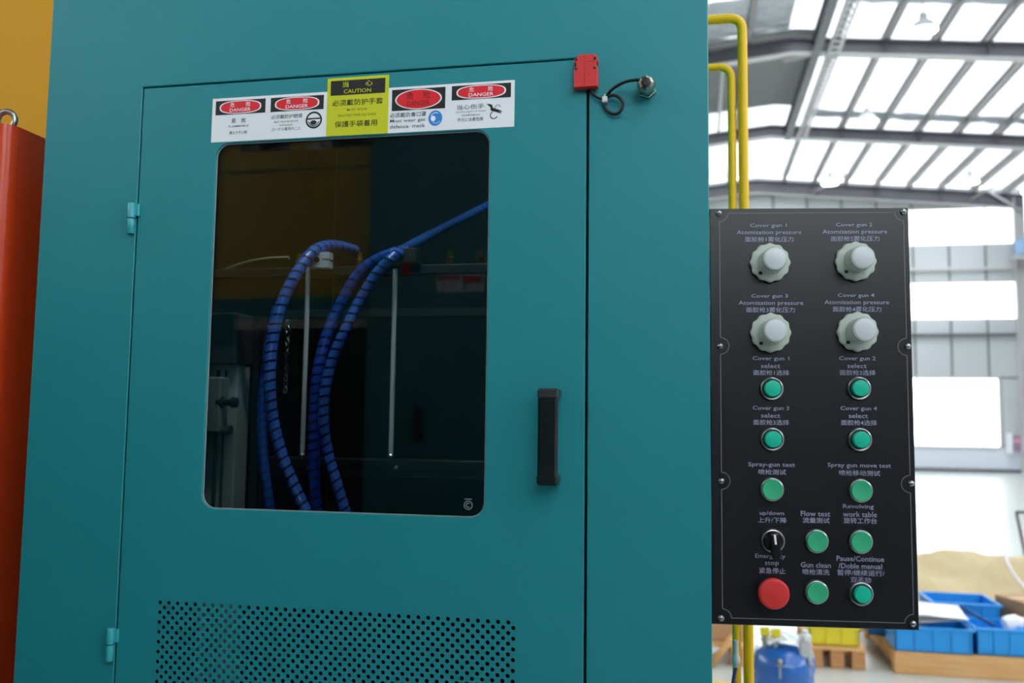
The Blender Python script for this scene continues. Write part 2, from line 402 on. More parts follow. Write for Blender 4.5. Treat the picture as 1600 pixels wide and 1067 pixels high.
# cable tray running under the ridge, with rungs
t = thing('cable_tray', (3.0, 12, 9.5), 'white perforated cable tray hung under the roof ridge', 'cable tray')
b = MB(); b.box(2.9, 2.93, 10, 25, 9.5, 9.62, WSTEEL); b.box(3.12, 3.15, 10, 25, 9.5, 9.62, WSTEEL); b.build('side_rail', t)
b = MB(); b.box(2.93, 3.12, 10, 10.06, 9.51, 9.53, WSTEEL); r0 = b.build('rung', t)
for k in range(1, 50):
    c = r0.copy(); C.objects.link(c); c.location = r0.location+Vector((0, .3*k, 0)); WL[c.name] = c.location.copy()
for y in (12, 18, 24):
    b = MB(); b.tube([(3.02, y, 9.6), (3.02, y, roofz(3.02)-.0)], .01, 6, STEEL); b.build('hanger_rod', t)
b = MB(); b.box(2.58, 2.76, 10, 25, 9.55, 9.58, STEELG); b.box(2.66, 2.68, 10, 25, 9.58, 9.9, STEELG); b.box(2.58, 2.76, 10, 25, 9.9, 9.93, STEELG)
b.build('ridge_beam', kind='structure')
for (x0, y0, z0, x1, y1, z1) in ((.7, 19, 9.65, .75, 25, 9.9), (2.0, 19.2, 9.6, 3.4, 19.9, 10.05), (6.2, 25, 9.3, 6.9, 25.9, 9.85), (4.1, 31, 9.5, 5.1, 30.2, 9.9), (9.2, 31, 9.1, 10.0, 30.2, 9.5), (10.7, 30.9, 8.6, 9.7, 30.9, 9.3)):
    b = MB(); b.tube([(x0, y0, z0), (x1, y1, z1)], .04, 8, WSTEEL); b.build('roof_brace', kind='structure')
# crinkled insulation foil hanging under the sheets of one bay
FOILS = mat('crinkled_foil', (186, 190, 196), .35, metal=.35, var=.15, scale=2, bump=1.0, bscale=3)
def foil(x0, x1, y0, y1):
    b = MB(); nx, ny = int((x1-x0)*6), int((y1-y0)*6); vs = []
    for i in range(nx+1):
        for j in range(ny+1):
            x, y = x0+(x1-x0)*i/nx, y0+(y1-y0)*j/ny
            vs.append((x, y, roofz(x)-.045-.03*abs(sin(4.1*x+2.3*y))-.02*abs(sin(9*y-3*x))-random.random()*.02))
    b.add(vs, [(i*(ny+1)+j, (i+1)*(ny+1)+j, (i+1)*(ny+1)+j+1, i*(ny+1)+j+1) for i in range(nx) for j in range(ny)], FOILS)
    b.build('insulation_foil', roof)
foil(3.25, 10.7, 16.6, 17.5); foil(-.5, 2.1, 16.9, 18.8); foil(3.25, 10.7, 23.9, 24.5)
# high bay lamps
lamp = None
for n, (px, py, Y, lab) in enumerate(((1443, 48, 17, 'round high bay lamp nearest the camera, high between the roof purlins'), (1355, 190, 22.5, 'round high bay lamp just above the middle roof beam'),
                      (1297, 287, 28.5, 'left of the two oval lit high bay lamps before the back wall'), (1516, 285, 28.5, 'right of the two oval lit high bay lamps before the back wall'))):
    p = hit(px, py, Y)
    if lamp is None:
        lamp = thing('high_bay_lamp', p, lab, 'lamp', 'round high bay lamps under the roof')
        b = MB(); b.lathe(p, (0, 0, 1), [(.27, 0), (.25, .03), (.17, .16), (.07, .2), (.07, .34), (.03, .36)], 28, ALU); b.build('lamp_shade', lamp)
        b = MB(); b.lathe(p-Vector((0, 0, .012)), (0, 0, 1), [(.25, 0), (.255, .011)], 28, LAMPE); b.build('diffuser', lamp)
        b = MB(); b.tube([p+Vector((0, 0, .36)), (p.x, p.y, roofz(p.x)-.005)], .012, 6, STEEL); b.build('hanger', lamp); P0 = p
    else: copy_tree(lamp, p-P0, label=lab)
# wall mounted things at the far right
p = hit(1590, 392, 30.9); t = thing('wall_fan_box', p, 'pale blue equipment box on the far column below the top window strip', 'box')
b = MB(); b.box(10.35, 10.74, 30.6, 30.85, 7.1, 7.62, mat('pale_blue_metal', (150, 180, 214), .5), ch=.02); b.build('housing', t)
b = MB(); b.box(10.3, 10.74, 30.62, 30.85, 6.98, 7.08, WSTEEL); b.build('bracket', t)
t = thing('notice_board', (10.3, 31.0, .8), 'small pink and white notice board on the far wall beside the low window', 'notice board')
b = MB(); b.box(10.02, 10.2, 31.0, 31.17, .62, 1.3, WHITE, ch=.01); b.build('frame', t)
b = MB(); b.box(10.22, 10.75, 31.1, 31.17, .7, 1.22, mat('mauve_board', (170, 140, 160), .6), ch=.01); b.build('board', t)
b = MB(); b.box(10.26, 10.7, 31.07, 31.1, .98, 1.1, mat('pink_paper', (230, 170, 190), .6)); b.build('paper', t)

# ------------------------------------------------------------------ teal machine cabinet
CX0, CX1, CZ1, CD = -.947, .021, 2.62, 1.1
DX0, DX1, DZ0, DZ1 = -.7865, -.136, .2, 1.9772
cab = thing('machine_cabinet', ((CX0+CX1)/2, CD/2, 0), 'large teal machine cabinet with one windowed door', 'cabinet')
b = MB(CABF); plate(b, CX0, CX1, .06, CZ1, -.003, 0, TEAL, hole=(DX0-.0022, DX1+.0034, DZ0-.002, DZ1+.0022), r=.002, ch=.0012)
b.box(DX0-.0052, DX0-.0022, DZ0, DZ1, -.03, -.003, TEAL); b.box(DX1+.0034, DX1+.0064, DZ0, DZ1, -.03, -.003, TEAL); b.box(DX0-.003, DX1+.004, DZ1+.0022, DZ1+.0052, -.03, -.003, TEAL)
b.box(DX0-.0052, DX0+.02, DZ0, DZ1, -.033, -.03, BLACKIN); b.box(DX1-.02, DX1+.0064, DZ0, DZ1, -.033, -.03, BLACKIN); b.box(DX0, DX1, DZ1-.02, DZ1+.005, -.033, -.03, BLACKIN)
b.build('front_frame', cab)
for nm, x0, x1 in (('side_panel', CX0, CX0+.003), ('side_panel', CX1-.003, CX1)):
    b = MB(); b.box(x0, x1, .003, CD, .06, CZ1, TEAL); b.build(nm, cab)
    b = MB(); xi = x0+.0035 if x0 < -.5 else x0-.0025; b.box(min(xi, xi+.002), max(xi, xi+.002), .034, CD-.01, .07, CZ1-.01, BLACKIN); b.build('inner_lining', cab)
b = MB(); b.box(CX0, CX1, CD, CD+.003, .06, CZ1, TEAL); b.box(CX0+.004, CX1-.004, CD-.004, CD-.001, .07, CZ1-.01, BLACKIN); b.build('back_panel', cab)
b = MB(); b.box(CX0, CX1, .0, .18, CZ1, CZ1+.003, TEAL); b.box(CX0, CX1, .62, CD+.003, CZ1, CZ1+.003, TEAL); b.box(CX0, CX0+.12, .18, .62, CZ1, CZ1+.003, TEAL); b.box(CX1-.12, CX1, .18, .62, CZ1, CZ1+.003, TEAL); b.build('top_panel', cab)
b = MB(); b.box(CX0+.006, CX1-.006, .034, CD-.01, .3, .31, BLACKIN); b.build('floor_plate', cab)
b = MB(); b.box(CX0+.02, CX1-.02, .02, CD-.02, 0, .06, RUBBER); b.build('plinth', cab)

# door: sheet with a rounded window opening and a real perforated field
door = None
WX0, WX1, WZ0, WZ1 = -.6665, -.2655, 1.3735, 1.8885
PITCHP = .01325; NC, NR = 38, 18
px0 = -.7225-PITCHP/4; pz1 = 1.2438+PITCHP/4; hc = PITCHP/2
px1 = px0+hc*2*NC; pz0 = pz1-hc*2*NR
b = MB(CABF)
ZM = 1.30
c = .0012; h1 = 0
# upper part with the window, lower part around the perforation: all flush at h = 0
def flat_ring(o, i, m, r, n=6):
    (A0, A1, B0, B1), (a0, a1, b0, b1) = o, i
    oc = [(A0, B0, 0), (A1, B0, 0), (A1, B1, 0), (A0, B1, 0)]
    cs = [(a0+r, b0+r, 180), (a1-r, b0+r, 270), (a1-r, b1-r, 0), (a0+r, b1-r, 90)]
    R = [[(x, y, 0) for x, y in arc(cx, cy, r+.0008, s, s+90, n)] for cx, cy, s in cs]
    for k in range(4):
        b.add([oc[k]]+R[k], [(0, q+2, q+1) for q in range(n)], m); b.add([oc[k], oc[(k+1) % 4], R[(k+1) % 4][0], R[k][-1]], [(0, 1, 2, 3)], m)
    Rf = sum(R, []); Rb = [(x, y, -.0008) for cx, cy, s in cs for x, y in arc(cx, cy, r, s, s+90, n)]; Rc = [(x, y, -.0055) for x, y, _ in Rb]; N = len(Rf)
    q = [(k, (k+1) % N, N+(k+1) % N, N+k) for k in range(N)]
    b.add(Rf+Rb, q, m); b.add(Rb+Rc, q, m)
flat_ring((DX0+c, DX1-c, ZM, DZ1-c), (WX0, WX1, WZ0, WZ1), TEAL, .02)
rect(b, DX0+c, px0, DZ0+c, ZM, 0, TEAL); rect(b, px1, DX1-c, DZ0+c, ZM, 0, TEAL); rect(b, px0, px1, pz1, ZM, 0, TEAL); rect(b, px0, px1, DZ0+c, pz0, 0, TEAL)
o1 = [(DX0+c, DZ0+c, 0), (DX1-c, DZ0+c, 0), (DX1-c, DZ1-c, 0), (DX0+c, DZ1-c, 0)]; o2 = [(DX0, DZ0, -c), (DX1, DZ0, -c), (DX1, DZ1, -c), (DX0, DZ1, -c)]; o3 = [(x, y, -.022) for x, y, _ in o2]
q4 = [(k, (k+1) % 4, 4+(k+1) % 4, 4+k) for k in range(4)]
b.add(o1+o2, q4, TEAL); b.add(o2+o3, q4, TEAL)
door = b.build('door', cab)
b = MB(CABF); rr = .0029
for j in range(2*NR):
    for i in range(2*NC):
        xa = px0+i*hc; zb = pz1-(j+1)*hc; cx, cz = xa+hc/2, zb+hc/2
        if (i+j) % 2: rect(b, xa, xa+hc, zb, zb+hc, 0, TEAL); continue
        ci = [(cx+rr*cos(radians(22.5+45*k)), cz+rr*sin(radians(22.5+45*k)), 0) for k in range(8)]; cb = [(x, z, -.0012) for x, z, _ in ci]
        co = [(xa+hc, zb+hc, 0), (xa, zb+hc, 0), (xa, zb, 0), (xa+hc, zb, 0)]
        b.add(ci+cb+co, [(16, 1, 0), (17, 3, 2), (18, 5, 4), (19, 7, 6), (16, 17, 2, 1), (17, 18, 4, 3), (18, 19, 6, 5), (19, 16, 0, 7)]+[(k, (k+1) % 8, 8+(k+1) % 8, 8+k) for k in range(8)], TEAL)
b.build('perforated_vent', door, kind='stuff', raw=True)
b = MB(CABF); b.box(WX0-.02, WX1+.02, WZ0-.02, WZ1+.02, -.011, -.0056, TINT); b.build('window_pane', door)
b = MB(CABF)                                                      # thin pale sealing bead round the opening
pts = []
for cx, cy, s in ((WX0+.02, WZ0+.02, 180), (WX1-.02, WZ0+.02, 270), (WX1-.02, WZ1-.02, 0), (WX0+.02, WZ1-.02, 90)):
    pts += [(x, y, -.0032) for x, y in arc(cx, cy, .0193, s, s+90, 8)]
b.tube(pts, .0009, 8, mat('grey_sealant', (140, 152, 154), .5), closed=True); b.build('window_seal', door)
MARKI = mat('grey_mark', (110, 116, 118), .5)
b = MB(CABF); cx, cz = -.2885, 1.389                                # etched mark in the pane corner
ringflat(b, cx, cz, .0046, .0062, -.0053, MARKI); ringflat(b, cx, cz, .0018, .0034, -.0053, MARKI, 50, 310); rect(b, cx-.0052, cx+.0052, cz+.0072, cz+.0086, -.0053, MARKI); b.build('pane_mark', door, label='small etched round mark in the corner of the pane')

# ---- door hinges
for n, zc in enumerate((1.7835, 1.184)):
    x = -.7935; b = MB(CABF)
    b.lathe((x, zc-.0225, .004), (0, 1, 0), [(.0048, 0), (.0055, .001), (.0055, .0205), (.0050, .0215)], 20, TEALH)
    b.lathe((x, zc+.0, .004), (0, 1, 0), [(.005, 0), (.0058, .0008), (.0058, .021), (.005, .0222)], 20, TEALH)
    b.box(x, x+.0115, zc+.003, zc+.021, 0, .0045, TEALH, ch=.001)
    b.box(x-.006, x, zc-.021, zc-.003, 0, .003, TEALH, ch=.0008)
    b.build('hinge', door)
# ---- handle
b = MB(CABF); xc = -.1783; zt, zb_ = 1.5405, 1.420
for z0, z1, m in ((zt-.012, zt, MATS['black_gloss_plastic']), (zb_, zb_+.012, PLBLACK)):
    b.box(xc-.0125, xc+.0125, z0, z1, 0, .030, mat('grey_black_plastic', (52, 54, 56), .25), ch=.002)
b.box(xc-.0125, xc+.0125, zb_, zt, .026, .036, PLBLACK, ch=.003)
for za, mm in ((zb_, PLBLACK), (zt-.013, MATS['grey_black_plastic'])): b.box(xc-.0132, xc+.0132, za, za+.013, .022, .0368, mm, ch=.0025)
b.build('handle', door)

# ---- warning stickers (flat print)
def base_sheet(b, a0, a1, z0, z1, m): b.box(a0, a1, z0, z1, .00005, .0005, m)
def danger_head(b, a0, a1, z0, z1, ovp, top, ink=WHITE, rx=.42, ry=.44):
    rect(b, a0, a1, z0, z1, .0007, INK); cx, cz = (a0+a1)/2, (z0+z1)/2; w, h = a1-a0, z1-z0
    poly(b, oval(cx, cz, w*rx, h*(ry+.03), p=ovp), .0009, WHITE); poly(b, oval(cx, cz, w*rx-.0022, h*(ry+.03)-.0013, p=ovp), .0011, REDINK)
    text(b, '危', cx-w*.16, cz+h*.17, h*.33, h*.33, .0013, ink); text(b, '险', cx+w*.16, cz+h*.17, h*.33, h*.33, .0013, ink)
    text(b, 'DANGER', cx, cz-h*.2, w*.42, h*.24, .0013, ink)
def sticker_left(F, par, nm='warning_sticker', lab='white sticker with two red danger ovals, left of the yellow one'):
    b = MB(F); base_sheet(b, -.6748, -.4985, 1.8905, 1.9546, WHITE)
    danger_head(b, -.6695, -.5925, 1.9300, 1.9505, 2.6, 0); danger_head(b, -.5845, -.5045, 1.9300, 1.9505, 2.6, 0)
    text(b, '易', -.641, 1.9205, .0068, .0068, .0008, GREYINK); text(b, '燃', -.6255, 1.9205, .0072, .0068, .0008, GREYINK)
    text(b, 'FLAMMABLE', -.633, 1.9125, .031, .0026, .0008, GREYINK); text(b, '燃えやすい物', -.633, 1.9030, .027, .0052, .0008, GREYINK)
    text(b, '必须戴防护眼镜', -.5595, 1.9225, .047, .0062, .0008, GREYINK); text(b, 'MUST WEAR PROTECTIVE', -.560, 1.9150, .036, .0024, .0008, GREYINK)
    text(b, 'GOGGLES', -.560, 1.9100, .020, .0024, .0008, GREYINK); text(b, 'ゴーグル着用のこと', -.560, 1.9045, .044, .0050, .0008, GREYINK)
    cx, cz = -.5185, 1.9150; ringflat(b, cx, cz, .0098, .0122, .0008, INK)                     # round goggles pictogram
    rect(b, cx-.0102, cx+.0102, cz+.0012, cz+.0030, .0009, INK); poly(b, oval(cx-.0004, cz-.0036, .0048, .0032, 16), .0009, INK)
    ringflat(b, cx, cz-.0005, .0070, .0086, .0008, GREYINK, 190, 350, 12)
    return b.build(nm, par, label=lab)
def sticker_yellow(F, par):
    b = MB(F); b.box(-.4995, -.4093, 1.8903, 1.9732, .0006, .0011, YEL); H = .0013
    rect(b, -.4945, -.4145, 1.9480, 1.9690, H, INK); T = H+.0002
    text(b, '当', -.4725, 1.9632, .0088, .0082, T, YEL); text(b, '心', -.4380, 1.9632, .0105, .0082, T, YEL); text(b, 'CAUTION', -.4550, 1.9530, .040, .0056, T, YEL)
    text(b, '必须戴防护手套', -.4545, 1.9370, .074, .0090, H, INK); text(b, 'MUST WEAR', -.4545, 1.9265, .030, .0034, H, OLIVEINK)
    text(b, 'PROTECTIVE GLOVES', -.4545, 1.9185, .056, .0034, H, OLIVEINK); text(b, '保護手袋着用', -.4560, 1.9065, .062, .0090, H, INK)
    return b.build('warning_sticker', par, label='yellow caution sticker with a black head, above the window')
def sticker_right(F, par, dz=0, lab='white sticker with two danger ovals, a blue mask pictogram and a crushed hand, right of the yellow one'):
    b = MB(F); base_sheet(b, -.4100, -.2325, 1.8905, 1.9546, WHITE)
    danger_head(b, -.4045, -.3285, 1.9212, 1.9510, 2.0, 0, DREDINK, .44, .45); danger_head(b, -.3195, -.2375, 1.9312, 1.9512, 2.6, 0)
    text(b, '必须戴防毒口罩', -.3810, 1.9150, .052, .0068, .0008, GREYINK); text(b, 'Must wear gas', -.3815, 1.9065, .050, .0060, .0008, GREYINK); text(b, 'defence  mask', -.3815, 1.8990, .050, .0050, .0008, GREYINK)
    cx, cz = -.3420, 1.9080; poly(b, oval(cx, cz, .0098, .0108), .0008, BLUEINK); poly(b, oval(cx-.003, cz-.0005, .0034, .0040, 14), .001, WHITE); ringflat(b, cx+.0005, cz+.0005, .0066, .0074, .001, WHITE, 60, 160, 8)
    ringflat(b, cx+.001, cz-.001, .0058, .0066, .001, WHITE, 230, 330, 8)
    text(b, '当心伤手', -.2930, 1.9210, .038, .0068, .0008, GREYINK); text(b, 'CAUTION INJURY TO HANDS', -.2925, 1.9140, .042, .0024, .0008, GREYINK); text(b, 'WARNING', -.2925, 1.9095, .026, .0024, .0008, GREYINK); text(b, '手元に注意危険', -.2930, 1.9035, .036, .0052, .0008, GREYINK)
    # crushed hand between two rollers
    poly(b, [(-.2710, 1.9235), (-.2655, 1.9232), (-.2625, 1.9215), (-.2622, 1.9180), (-.2500, 1.9130), (-.2495, 1.9116), (-.2545, 1.9120), (-.2500, 1.9104), (-.2512, 1.9094), (-.2580, 1.9120), (-.2640, 1.9135), (-.2650, 1.9150), (-.2655, 1.9190), (-.2672, 1.9205)], .0008, INK)
    ringflat(b, -.2605, 1.9075, .0042, .0054, .0009, INK, 110, 340, 14); ringflat(b, -.2550, 1.9178, .0032, .0040, .0009, GREYINK, 10, 190, 12)
    return b.build('warning_sticker', par, label=lab)
sticker_left(CABF, door); sticker_yellow(CABF, door); sticker_right(CABF, door)

# ------------------------------------------------------------------ red safety switch, cord, cable gland
sw = thing('safety_switch', (-.1355, 0, 1.934), 'red safety switch at the upper right corner of the teal door', 'switch')
b = MB(CABF)
prof = [(-.1512, 1.9345), (-.1200, 1.9345), (-.1200, 1.9605), (-.1222, 1.9622), (-.1222, 1.9660), (-.1200, 1.9680), (-.1200, 1.9735), (-.1245, 1.9785), (-.1455, 1.9785), (-.1462, 1.9755), (-.1512, 1.9730), (-.1512, 1.9685), (-.1482, 1.9665), (-.1482, 1.9620), (-.1512, 1.9605)]
b.prism(prof, .0008, .013, PLRED); body = b.build('body', sw)
bv = body.modifiers.new('bevel', 'BEVEL'); bv.width = .0009; bv.segments = 2; bv.limit_method = 'ANGLE'
b = MB(CABF); b.box(-.1374, -.1370, 1.9362, 1.9770, .0130, .0133, mat('dark_red_plastic', (176, 36, 36), .5)); b.box(-.134, -.124, 1.9675, 1.9685, .0130, .0133, MATS['dark_red_plastic']); b.build('mould_line', sw)
for x, z in ((-.1482, 1.9715), (-.1238, 1.9718), (-.1484, 1.9590), (-.1240, 1.9592)):
    b = MB(CABF); b.lathe((x, z, .0125), (0, 0, 1), [(.0019, 0), (.0019, .0009), (.0012, .001)], 14, HOLE); b.build('screw_hole', sw)
b = MB(CABF); text(b, '▲', -.1315, 1.951, .003, .003, .0132, MATS['dark_red_plastic']); b.build('emblem', sw)
K = [(923, 140, .005), (926, 146, .006), (932, 151, .007), (940, 154, .006), (948, 152, .007), (958, 149, .009), (967, 152, .010), (973, 161, .010), (971, 171, .009), (963, 178, .007), (953, 176, .005), (946, 169, .004), (944, 160, .0045), (948, 150, .006), (955, 141, .010), (966, 133, .015), (980, 127, .020), (994, 125, .024), (1006, 126, .025), (1009, 130, .018)]
pts = []
for x, y, h in K:
    p = hit(x, y, -h); pts.append((p.x, p.z, h))
b = MB(CABF); b.tube(smooth_path(pts, 6), .0021, 10, RUBBER)
cord = b.build('power_cord', None, label='thin black cord looped once between the red switch and the cable gland', category='cord')
p = hit(945, 155, -.008)
b = MB(CABF); b.box(p.x-.0035, p.x+.0035, p.z-.004, p.z+.0035, .0012, .0105, mat('white_nylon', (215, 222, 226), .4), ch=.001); b.box(p.x-.001, p.x+.001, p.z+.003, p.z+.007, .006, .0075, MATS['white_nylon']); b.build('cable_tie', cord, label='white tie')
g = thing('cable_gland', (-.058, 0, 1.925), 'nickel cable gland at the upper right of the teal cabinet', 'cable gland')
p = hit(1011, 141, 0); gx, gz = p.x, p.z
b = MB(CABF); b.lathe((gx, gz, 0), (0, 0, 1), [(.0125, 0), (.0125, .006), (.0118, .0068)], 6, NICKEL, smooth=False, start=.2); b.build('lock_nut', g)
b = MB(CABF); b.lathe((gx, gz, .0065), (0, 0, 1), [(.0095, 0), (.0095, .003), (.0108, .0035), (.0108, .010)], 24, NICKEL); b.build('neck', g)
b = MB(CABF); b.lathe((gx, gz, .0165), (0, 0, 1), [(.0122, 0), (.0122, .006), (.0098, .0105), (.0065, .012), (.006, .0105)], 8, NICKEL, smooth=False); b.build('compression_cap', g)
b = MB(CABF); b.lathe((gx, gz, .0255), (0, 0, 1), [(.0062, 0), (.0056, .0022), (.003, .0028)], 20, RUBBER); b.build('rubber_seal', g)

# ------------------------------------------------------------------ control panel
PW, Z0, Z1 = .2440, 1.2559, 1.7703
pan = thing('control_panel', PANF(PW/2, Z0, 0), 'black control panel with green buttons and captions beside the teal cabinet', 'control panel')
b = MB(PANF); plate(b, 0, PW, Z0, Z1, -.003, 0, PANELB, ch=.0008); b.build('face_plate', pan)
b = MB(PANF); b.box(.012, PW-.012, Z0+.012, Z1-.012, -.075, -.003, mat('dark_grey_paint', (60, 62, 66), .5), ch=.003); b.build('enclosure', pan)
b = MB(); b.box(.0211, .12, .075, .12, 1.46, 1.55, STEELG, ch=.002); b.build('bracket', pan)
# printed border with scallops round the screws
SR = [(.0113, 1.7640), (.2377, 1.7645), (.0121, 1.5955), (.2387, 1.5965), (.0121, 1.4287), (.2387, 1.4297), (.0105, 1.2634), (.2365, 1.2636)]
def line(b, p, q, w, h, m):
    d = (Vector((q[0]-p[0], q[1]-p[1], 0))).normalized(); n = Vector((-d.y, d.x, 0))*w/2
    b.add([(p[0]+n.x, p[1]+n.y, h), (p[0]-n.x, p[1]-n.y, h), (q[0]-n.x, q[1]-n.y, h), (q[0]+n.x, q[1]+n.y, h)], [(0, 1, 2, 3)], m)
b = MB(PANF); L0, L1, B0_, B1_ = .0123, .2377, 1.2640, 1.7640; R_ = .0105; lw = .0010; hh = .0004; LM = mat('grey_border_print', (112, 112, 122), .5)
line(b, (L0+R_, B1_), (L1-R_, B1_), lw, hh, LM); line(b, (L0+R_, B0_), (L1-R_, B0_), lw, hh, LM)
for xx in (L0, L1):
    for za, zb2 in ((B1_-R_, 1.596+R_), (1.596-R_, 1.429+R_), (1.429-R_, B0_+R_)): line(b, (xx, za), (xx, zb2), lw, hh, LM)
for cx, cz, a0, a1 in ((L0, B1_, 270, 360), (L1, B1_, 180, 270), (L0, B0_, 0, 90), (L1, B0_, 90, 180), (L0, 1.596, -90, 90), (L1, 1.596, 90, 270), (L0, 1.429, -90, 90), (L1, 1.429, 90, 270)):
    ringflat(b, cx, cz, R_-lw/2, R_+lw/2, hh, LM, a0, a1, 14)
b.build('border_print', pan)
s0 = None
for a, z in SR:
    if s0 is None:
        b = MB(PANF); b.lathe((a, z, 0), (0, 0, 1), [(.0038, 0), (.0038, .0010), (.0032, .0024), (.0018, .0032), (.0004, .0034)], 20, CHROME); s0 = b.build('screw', pan)
        b = MB(PANF); b.box(a-.0022, a+.0022, z-.0004, z+.0004, .0030, .0036, RUBBER); b.build('screw_slot', s0); A0 = (a, z)
    else: copy_tree(s0, PANF(a, z, 0)-PANF(A0[0], A0[1], 0))
# regulator knobs
def knob(a, z):
    k = MB(PANF); k.lathe((a, z, 0), (0, 0, 1), [(.0232, 0), (.0240, .0015), (.0240, .0062), (.0225, .0078), (.0150, .0084)], 96, BEIGE, lobes=12, amp=.03)
    kk = k.build('regulator_knob', pan)
    k = MB(PANF); k.lathe((a, z, .008), (0, 0, 1), [(.0160, 0), (.0150, .006), (.0146, .014), (.0150, .016), (.0150, .024), (.0140, .0265)], 40, BEIGE); k.build('knob_grip', kk)
    k = MB(PANF); k.lathe((a, z, .0343), (0, 0, 1), [(.0132, 0), (.0125, .0012), (.008, .0019), (.001, .0021)], 32, LBEIGE)  # lighter than the grip: the white highlight is put into the colour
    ringflat(k, a, z+.001, .0062, .0068, .0362, GREYINK, 20, 100, 8); ringflat(k, a, z+.001, .0062, .0068, .0362, GREYINK, 110, 165, 8)
    poly(k, [(a+.0058, z+.0045), (a+.0072, z+.0012), (a+.0042, z+.002)], .0362, GREYINK); text(k, '+', a+.004, z-.005, .0024, .0024, .0362, GREYINK); text(k, '-', a-.004, z-.005, .0024, .0006, .0362, GREYINK)
    k.build('knob_cap', kk); k = MB(PANF); k.box(a-.0145, a-.0105, z-.0155, z-.0120, .0075, .0089, RUBBER); k.build('lock_notch', kk)
    return kk
ks = [panhit(x, y, .006) for x, y in ((1203.5, 410), (1337.5, 408), (1204.5, 519.5), (1340.5, 518))]
k0 = knob(*ks[0])
for a, z in ks[1:]: copy_tree(k0, PANF(a, z, 0)-PANF(ks[0][0], ks[0][1], 0))
# push buttons
def button(a, z, kind):
    k = MB(PANF); k.lathe((a, z, 0), (0, 0, 1), [(.0148, 0), (.0148, .0018), (.0138, .0046), (.0128, .0052), (.0118, .0050), (.0115, .003)], 40, CHROME); kk = k.build('push_button', pan)
    if kind == 'lit':
        k = MB(PANF); k.lathe((a, z, .002), (0, 0, 1), [(.0116, 0), (.0112, .003), (.0105, .0034)], 32, RUBBER); k.build('button_collar', kk)
        k = MB(PANF); k.lathe((a, z, .004), (0, 0, 1), [(.0100, 0), (.0100, .0068), (.0093, .0078), (.006, .0082), (.001, .0083)], 36, GREEN1); k.build('button_cap', kk)
    else:
        k = MB(PANF); k.lathe((a, z, .002), (0, 0, 1), [(.0124, 0), (.0124, .0052), (.0117, .0062), (.009, .0058), (.001, .0053)], 36, GREEN2); k.build('button_cap', kk)
    return kk
lit = [panhit(x, y, .010) for x, y in ((1207.5, 607), (1345, 606.5), (1208.5, 686.5), (1346.5, 687), (1348.5, 929.5))]
flt = [panhit(x, y, .006) for x, y in ((1207, 765), (1346, 767), (1277, 846), (1346, 847), (1277, 926))]
for lst, kd in ((lit, 'lit'), (flt, 'flat')):
    q = button(*lst[0], kd)
    for a, z in lst[1:]: copy_tree(q, PANF(a, z, 0)-PANF(lst[0][0], lst[0][1], 0))
# selector switch
a, z = panhit(1208, 845.5, .004)
k = MB(PANF); k.lathe((a, z, 0), (0, 0, 1), [(.0148, 0), (.0148, .0018), (.0138, .0046), (.0126, .0050), (.0120, .003)], 40, CHROME); sel = k.build('selector_switch', pan)
k = MB(PANF); k.lathe((a, z, .001), (0, 0, 1), [(.0121, 0), (.0118, .006), (.0105, .0075)], 32, PLBLACK); k.build('rotor', sel)
ca, sa = cos(radians(6)), sin(radians(6)); RF = lambda u, w, h: PANF(a+u*ca-w*sa, z+u*sa+w*ca, h)
k = MB(RF); k.prism([(-.0042, -.019), (.0042, -.019), (.0055, -.012), (.0042, .010), (-.0042, .010), (-.0055, -.012)], .0070, .0190, PLBLACK); lv = k.build('selector_lever', sel)
bv = lv.modifiers.new('bevel', 'BEVEL'); bv.width = .0012; bv.segments = 2
k = MB(RF); k.box(-.0012, .0012, -.0020, .0095, .0188, .0194, WHITE); k.build('pointer_mark', sel, label='white pointer line')
# emergency stop
a, z = panhit(1209.8, 928.3, .024)
k = MB(PANF); k.lathe((a, z, 0), (0, 0, 1), [(.0150, 0), (.0150, .004), (.0105, .006), (.0100, .014)], 32, RUBBER); es = k.build('emergency_stop', pan)
k = MB(PANF); k.lathe((a, z, .012), (0, 0, 1), [(.0105, 0), (.0165, .003), (.0182, .007), (.0182, .0105), (.0168, .0128), (.0158, .0134), (.0150, .0134), (.010, .0142), (.001, .0145)], 48, ESTOP); k.build('mushroom_head', es, label='red mushroom head')
# captions
def cap(lines, m=LAVINK):
    b = MB(PANF)
    for s, xa, xb, yc, hp in lines:
        a0, z_ = panhit(xa, yc, 0); a1, _ = panhit(xb, yc, 0)
        if s.startswith('?'): continue
        text(b, s, (a0+a1)/2, z_, a1-a0, hp*.00078, .0004, m)
    b.build('caption', pan, label='printed caption reading '+lines[0][0].strip())
for n, (x0, dx) in enumerate(((1172, 0), (1306, 0), (1174, 0), (1309, 0))):
    y = (353, 352, 463, 462)[n]; w0 = (1151, 1285, 1154, 1288)[n]; c0 = (1164, 1298, 1166, 1301)[n]
    cap([('Cover gun %d' % (n+1), x0, x0+57, y, 7.5), ('Atomization pressure', w0, w0+101, y+11, 8.5), ('面胶枪%d雾化压力' % (n+1), c0, c0+76, y+21, 8.5)])
for n, (x0, y) in enumerate(((1176, 560.5), (1311, 560.5), (1176, 638), (1313, 638.5))):
    cap([('Cover gun %d' % (n+1), x0, x0+57, y, 8), ('select', x0+13, x0+43, y+11, 7), ('面胶枪%d选择' % (n+1), x0+1, x0+57, y+21.5, 8.5)])
cap([('Spray-gun test', 1169, 1242, 726, 8.5), ('喷枪测试', 1185, 1228, 737, 8.5)])
cap([('Spray gun move test', 1293, 1392, 727, 8.5), ('喷枪移动测试', 1311, 1375, 738.5, 8.5)])
cap([('up/down', 1187, 1225, 802, 8), ('上升/下降', 1184, 1229, 812, 8.5)])
